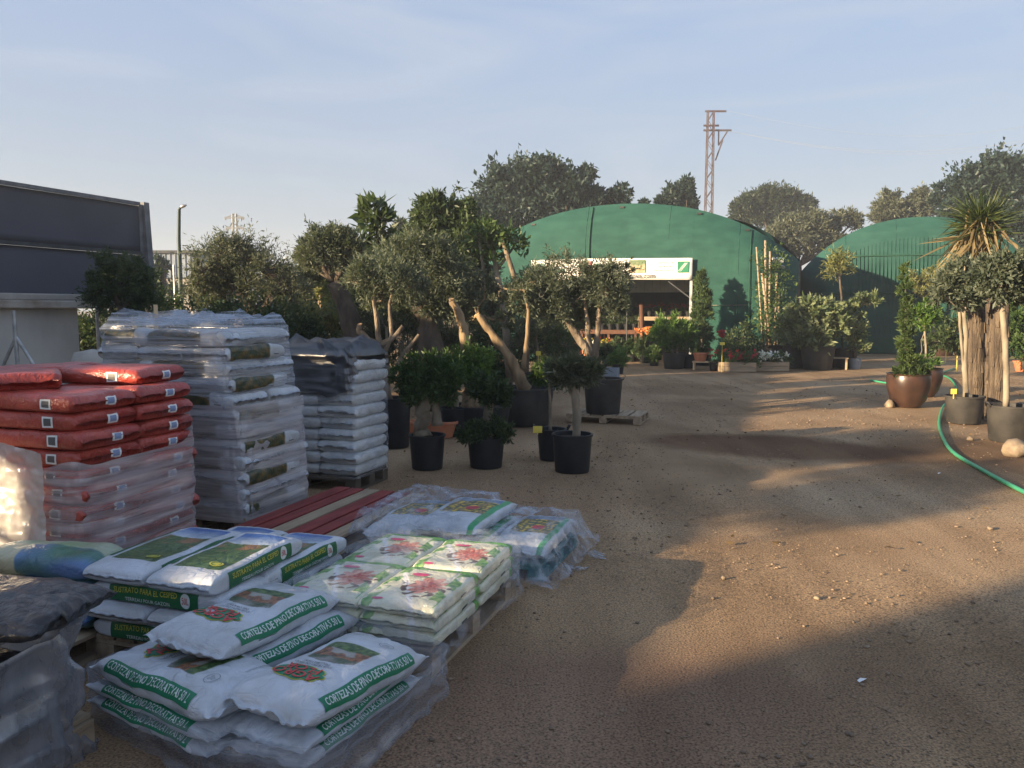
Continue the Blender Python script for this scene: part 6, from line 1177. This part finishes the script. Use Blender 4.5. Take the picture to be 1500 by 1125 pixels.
far_tree('tall_hedge', 'pointed dark conifers behind the rubber tree', 590, 42, 3, [(586,345,7,20),(610,338,6,18),(565,365,7,14),(575,390,40,26),(530,420,40,24)], 6500, (0.30,0.10), 'pine', 105)
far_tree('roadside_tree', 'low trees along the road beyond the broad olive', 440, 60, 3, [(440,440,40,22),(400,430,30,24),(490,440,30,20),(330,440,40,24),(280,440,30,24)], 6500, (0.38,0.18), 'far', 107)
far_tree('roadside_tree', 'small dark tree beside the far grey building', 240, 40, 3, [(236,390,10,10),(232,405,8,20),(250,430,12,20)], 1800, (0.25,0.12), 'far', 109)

big('olive_tree', 'pale grey olive crowns closing the grove behind the feathery olive', (560,540), 18.5, [[(560,560,7),(560,480,7),(562,430,6)], [(610,560,6),(612,470,5)]], [(550,420,34,26),(585,400,34,28),(530,440,28,24),(620,430,36,30),(665,430,34,34),(700,440,28,36),(600,460,40,26)], 16000, (0.10,0.028), 'olive', 'bark_dark', 111, limb=0.04)
big('olive_tree', 'grey green olive behind the bare pale tree and the leaning trunk', (715,540), 17.0, [[(715,560,6),(714,490,5),(708,450,4)]], [(700,425,28,26),(725,440,24,24),(690,455,26,22),(735,465,22,24),(715,400,18,14)], 9000, (0.09,0.024), 'olive', 'bark_dark', 113, limb=0.03)
big('olive_tree', 'silvery olive crown between the street lamp and the feathery olive', (440,540), 19.0, [[(440,560,6),(440,480,5),(438,440,4)]], [(430,420,34,26),(455,410,26,22),(410,430,26,26),(470,440,28,24)], 11000, (0.10,0.028), 'greyish', 'bark_dark', 115, limb=0.03)
def lattice_mast():
    Y = 95.0; b = Vector((*D(1034, 500, Y)[:2], 0)); top = D(1034, 163, Y).z; o = thing('lattice_mast', 'red and white lattice pylon with crossarms behind the big greenhouse', 'pylon', b); wb, wt = S(7, Y), S(4.2, Y)
    legs = []
    for sx in (-1,1):
        for sy in (-1,1): MB().tube([(sx*wb*0.8, sy*wb*0.8, 0), (sx*wt, sy*wt, top)], 0.07, 5).build('leg', M['tower'], o)
    n = 22; mb = MB()
    for k in range(n):
        z0, z1 = top*k/n, top*(k+1)/n; w0, w1 = wb*0.8+(wt-wb*0.8)*k/n, wb*0.8+(wt-wb*0.8)*(k+1)/n
        for s0 in (-1,1):
            f = 1 if k % 2 else -1
            mb.tube([(-w0*f, s0*w0, z0), (w1*f, s0*w1, z1)], 0.045, 4); mb.tube([(s0*w0, -w0*f, z0), (s0*w1, w1*f, z1)], 0.045, 4)
    mb.build('bracing', M['tower'], o)
    for px0, px1, py in ((1026,1056,163),(1024,1064,191),(1024,1046,184)):
        z = D(1034, py, Y).z; MB().tube([(S(px0-1034,Y),0,z), (S(px1-1034,Y),0,z)], 0.12, 5).build('crossarm', M['tower'], o)
    for (x0,y0,x1,y1) in ((1046,213,1058,193),(1042,235,1052,205),(1046,212,1046,192)): MB().tube([(S(x0-1034,Y),0,D(0,y0,Y).z), (S(x1-1034,Y),0,D(0,y1,Y).z)], 0.09, 5).build('strut', M['tower'], o)
    for k, (y0, y1) in enumerate(((192,180),(192,175),(163,145))):
        p0 = Vector((S(1060-1034,Y),0,D(0,y0,Y).z)); p1 = Vector((S(560+k*30,Y), -35+k*6, D(0,y1,Y).z+1.5)); mb = MB(); mb.tube([p0.lerp(p1, t) - Vector((0,0,6.0*math.sin(math.pi*t))) for t in np.linspace(0,1,16)], 0.011, 4); mb.build('power_line', M['steel'], o)
lattice_mast()
def far_pylon():
    Y = 150.0; b = Vector((*D(348, 470, Y)[:2], 0)); top = D(348, 313, Y).z; o = thing('steel_pylon', 'grey double post pylon far away above the broad olive', 'pylon', b)
    for sx in (-1,1): MB().tube([(sx*S(3.4,Y),0,0), (sx*S(2.6,Y),0,top)], 0.22, 6).build('post', M['far_steel'], o)
    for py, wd in ((319,14),(334,13),(351,14)):
        z = D(348, py, Y).z; MB().tube([(-S(wd,Y),0,z), (S(wd,Y),0,z)], 0.2, 5).build('crossarm', M['far_steel'], o); 
        for sx in (-1,1): MB().tube([(sx*S(wd,Y),0,z), (0,0,z+S(5,Y))], 0.1, 4).build('stay', M['far_steel'], o); MB().tube([(sx*S(wd-1,Y),0,z), (sx*S(wd-1,Y),0,z-S(3,Y))], 0.16, 5).build('insulator', M['far_steel'], o)
M['far_steel'] = flat('weathered_steel', (0.16,0.17,0.18), 0.6)
far_pylon()
def street_lamp(px, pyb, pyt, Y, label, r=0.07, headpx=10):
    b = Vector((*D(px, pyb, Y)[:2], 0)); o = thing('street_lamp', label, 'street lamp', b, 0, 'street lamps'); t = D(px, pyt, Y) - b; k = Y/20.0
    pts = [Vector((0.03,0,0)), Vector((0,0,t.z*0.5)), Vector((-0.05*k*0,0,t.z*0.8)), Vector((S(2,Y),0,t.z-S(4,Y))), Vector((S(5,Y),0,t.z))]
    MB().tube(pts, [r,r*0.85,r*0.7,r*0.6,r*0.5], 9).build('pole', M['lamp_green'], o, smooth=True)
    mb = MB(); c = pts[-1]; rr = S(headpx/2, Y); mb.tube([c + Vector((-rr*0.4,0,-rr*0.25)), c + Vector((rr*0.1,0,0.0)), c + Vector((rr,0,rr*0.35)), c + Vector((rr*1.7,0,rr*0.5))], [rr*0.18, rr*0.5, rr*0.48, rr*0.1], 10); mb.build('lamp_head', M['steel'], o, smooth=True)
M['lamp_green'] = flat('dark_lamp_paint', (0.035,0.06,0.055), 0.5)
street_lamp(268, 520, 303, 21.0, 'dark green curved street lamp beside the broad olive'); street_lamp(415, 480, 378, 75.0, 'distant street lamp between the two olives', 0.12, 7)
def far_building():
    Y = 48.0; b = Vector((*D(262, 470, Y)[:2], 0)); o = thing('industrial_building', 'far grey building with blue grey corrugated upper wall behind the street lamp', 'building', b); z1, z2 = D(0,408,Y).z, D(0,373,Y).z
    MB().box((0,2,z1/2), (S(70,Y), 6, z1)).build('wall', M['concrete'], o); MB().box((0,2,(z1+z2)/2), (S(72,Y), 6.3, z2-z1)).build('upper_wall', M['slate'], o); MB().box((0,2,z2+0.08), (S(74,Y), 6.6, 0.16)).build('roof_edge', M['dark_steel'], o)
    for x in (-1.0, 0.2): MB().box((x,-1.02,1.6), (0.7,0.06,0.9)).build('window', M['black'], o)
    for k in range(10): MB().box((-1.3+k*0.28,-1.17,(z1+z2)/2), (0.05,0.05,z2-z1-0.05)).build('sheet_rib', M['slate'], o)
far_building()
for px, hgt in ((258,388),):
    b = Vector((*D(px, 480, 24)[:2], 0)); tag(MB().tube([(0,0,0), (0,0,D(0,hgt,24).z)], 0.03, 6).build('fence_pole', M['steel'], loc=b), 'thin steel pole just left of the street lamp', 'pole')
def car(px, py, Y, body, label, rz):
    b = Vector((*D(px, py, Y)[:2], 0)); o = thing('parked_car', label, 'car', b, rz, 'cars on the far road'); prof = [(-2.0,0.35),(-2.05,0.75),(-1.9,0.95),(-1.2,1.0),(-0.6,1.42),(0.9,1.45),(1.55,1.05),(2.0,0.98),(2.1,0.7),(2.05,0.35)]; mb = MB(); n = len(prof)
    mb.v = [(x, -0.82, z) for x, z in prof] + [(x, 0.82, z) for x, z in prof]; mb.f = [tuple(range(n)), tuple(reversed(range(n, 2*n)))] + [(i, i+n, (i+1) % n+n, (i+1) % n) for i in range(n)]; bevel(mb.build('body', body, o), 0.06)
    for sy in (-1,1): mb = MB(); mb.add([(-0.95,sy*0.83,1.02),(1.35,sy*0.83,1.05),(0.82,sy*0.83,1.37),(-0.52,sy*0.83,1.35)], [(0,1,2,3) if sy < 0 else (3,2,1,0)]); mb.build('side_window', M['black'], o)
    for sx in (-1.3,1.3):
        for sy in (-1,1): w_ = MB().tube([(sx, sy*0.66, 0.31), (sx, sy*0.86, 0.31)], 0.31, 16).build('wheel', M['black'], o)
car(462, 478, 34, M['white'], 'white parked car glimpsed between the olive trunks', R(15)); car(430, 470, 38, M['steel'], 'grey parked car glimpsed left of the white one', R(12))
for k, (x0, y0, x1, y1) in enumerate(((469,432,476,505),(468,438,453,512),(470,440,487,515))):
    Y = 16.0; p0, p1 = D(x0,y0,Y), D(x1,y1,Y); p1.z = max(p1.z, 0.0); tag(MB().tube([p1*1.0 + Vector((0,0,-p1.z*1.0)), p0], 0.025, 6).build('support_stake', M['wood'], smooth=True), 'leaning wooden tree stake behind the white stack, %s' % ['upright middle one', 'left one', 'right one'][k], 'stake', 'tree support stakes')

# ------------------------------------------------------------------ small stones and litter trodden into the drive
def gravel():
    rng = np.random.default_rng(77); n = 15000; ico = rock_mesh('g', 3, 1, 1, 0.7, 1); bv = np.array([v.co[:] for v in ico.vertices]); bf = np.array([p.vertices[:] for p in ico.polygons]); bpy.data.meshes.remove(ico)
    Y = 2.6 + 17*rng.random(n)**1.7; X = (rng.uniform(-0.45, 0.66, n))*Y; dens = np.array([mnoise.noise(Vector((x*0.5, y*0.5, 4))) for x, y in zip(X, Y)]); keep = rng.random(n) < 0.35 + dens*0.9; X, Y = X[keep], Y[keep]; n = len(X)
    s = 0.0025 + 0.009*rng.random(n)**6 + 0.00055*Y; a = rng.uniform(0, 6.3, n); c, sn = np.cos(a), np.sin(a); sx = s*rng.uniform(0.8, 1.6, n)
    v = np.empty((n, len(bv), 3)); v[:,:,0] = X[:,None] + bv[None,:,0]*(sx*c)[:,None] - bv[None,:,1]*(s*sn)[:,None]; v[:,:,1] = Y[:,None] + bv[None,:,0]*(sx*sn)[:,None] + bv[None,:,1]*(s*c)[:,None]; v[:,:,2] = bv[None,:,2]*(s*0.8)[:,None] + s[:,None]*0.2
    f = (np.arange(n)[:,None,None]*len(bv) + bf[None]).reshape(-1, 3); me = bpy.data.meshes.new('gravel'); me.vertices.add(n*len(bv)); me.vertices.foreach_set('co', v.ravel().astype(np.float32)); me.loops.add(f.size); me.loops.foreach_set('vertex_index', f.ravel().astype(np.int32)); me.polygons.add(len(f)); me.polygons.foreach_set('loop_start', np.arange(0, f.size, 3, dtype=np.int32)); me.polygons.foreach_set('loop_total', np.full(len(f), 3, np.int32)); me.update()
    o = obj('gravel', me, M['gravel']); o['label'] = 'small stones and grit scattered over the trodden earth drive'; o['category'] = 'gravel'; o['kind'] = 'stuff'
gravel()
def leaf_litter():
    rng = np.random.default_rng(31); n = 450; Y = rng.uniform(5.5, 17, n); X = rng.uniform(-0.25, 0.62, n)*Y; keep = (np.array([mnoise.noise(Vector((x*0.8, y*0.8, 9))) for x, y in zip(X, Y)]) > 0.02); X, Y = X[keep], Y[keep]; n = len(X)
    d = rng.normal(size=(n, 3))*[1, 1, 0.12]; t = np.array([0.16, 0.105, 0.05])*rng.uniform(0.5, 1.6, (n, 1)); me = leaf_mesh('leaf_litter', np.stack([X, Y, np.full(n, 0.016)], 1), d, 0.05, 0.022, t, rng)
    o = obj('leaf_litter', me, M['leaf_soft']); o['label'] = 'dry fallen leaves scattered over the drive'; o['category'] = 'leaf litter'; o['kind'] = 'stuff'
leaf_litter()

# ------------------------------------------------------------------ the hazy morning air
hz = MB().box((30, 120, 13.5), (760, 620, 30)).build('haze', None); hz['kind'] = 'stuff'; hz['label'] = 'thin bluish haze in the air over the whole yard'; hz['category'] = 'haze'
hm = bpy.data.materials.new('haze'); hm.use_nodes = True; hn = hm.node_tree.nodes; hn.remove(hn['Principled BSDF'])
pv = hn.new('ShaderNodeVolumePrincipled'); pv.inputs['Color'].default_value = (0.82, 0.88, 0.95, 1); pv.inputs['Density'].default_value = 0.0016; pv.inputs['Anisotropy'].default_value = 0.1
hm.node_tree.links.new(pv.outputs[0], hn['Material Output'].inputs['Volume']); hz.data.materials.append(hm)
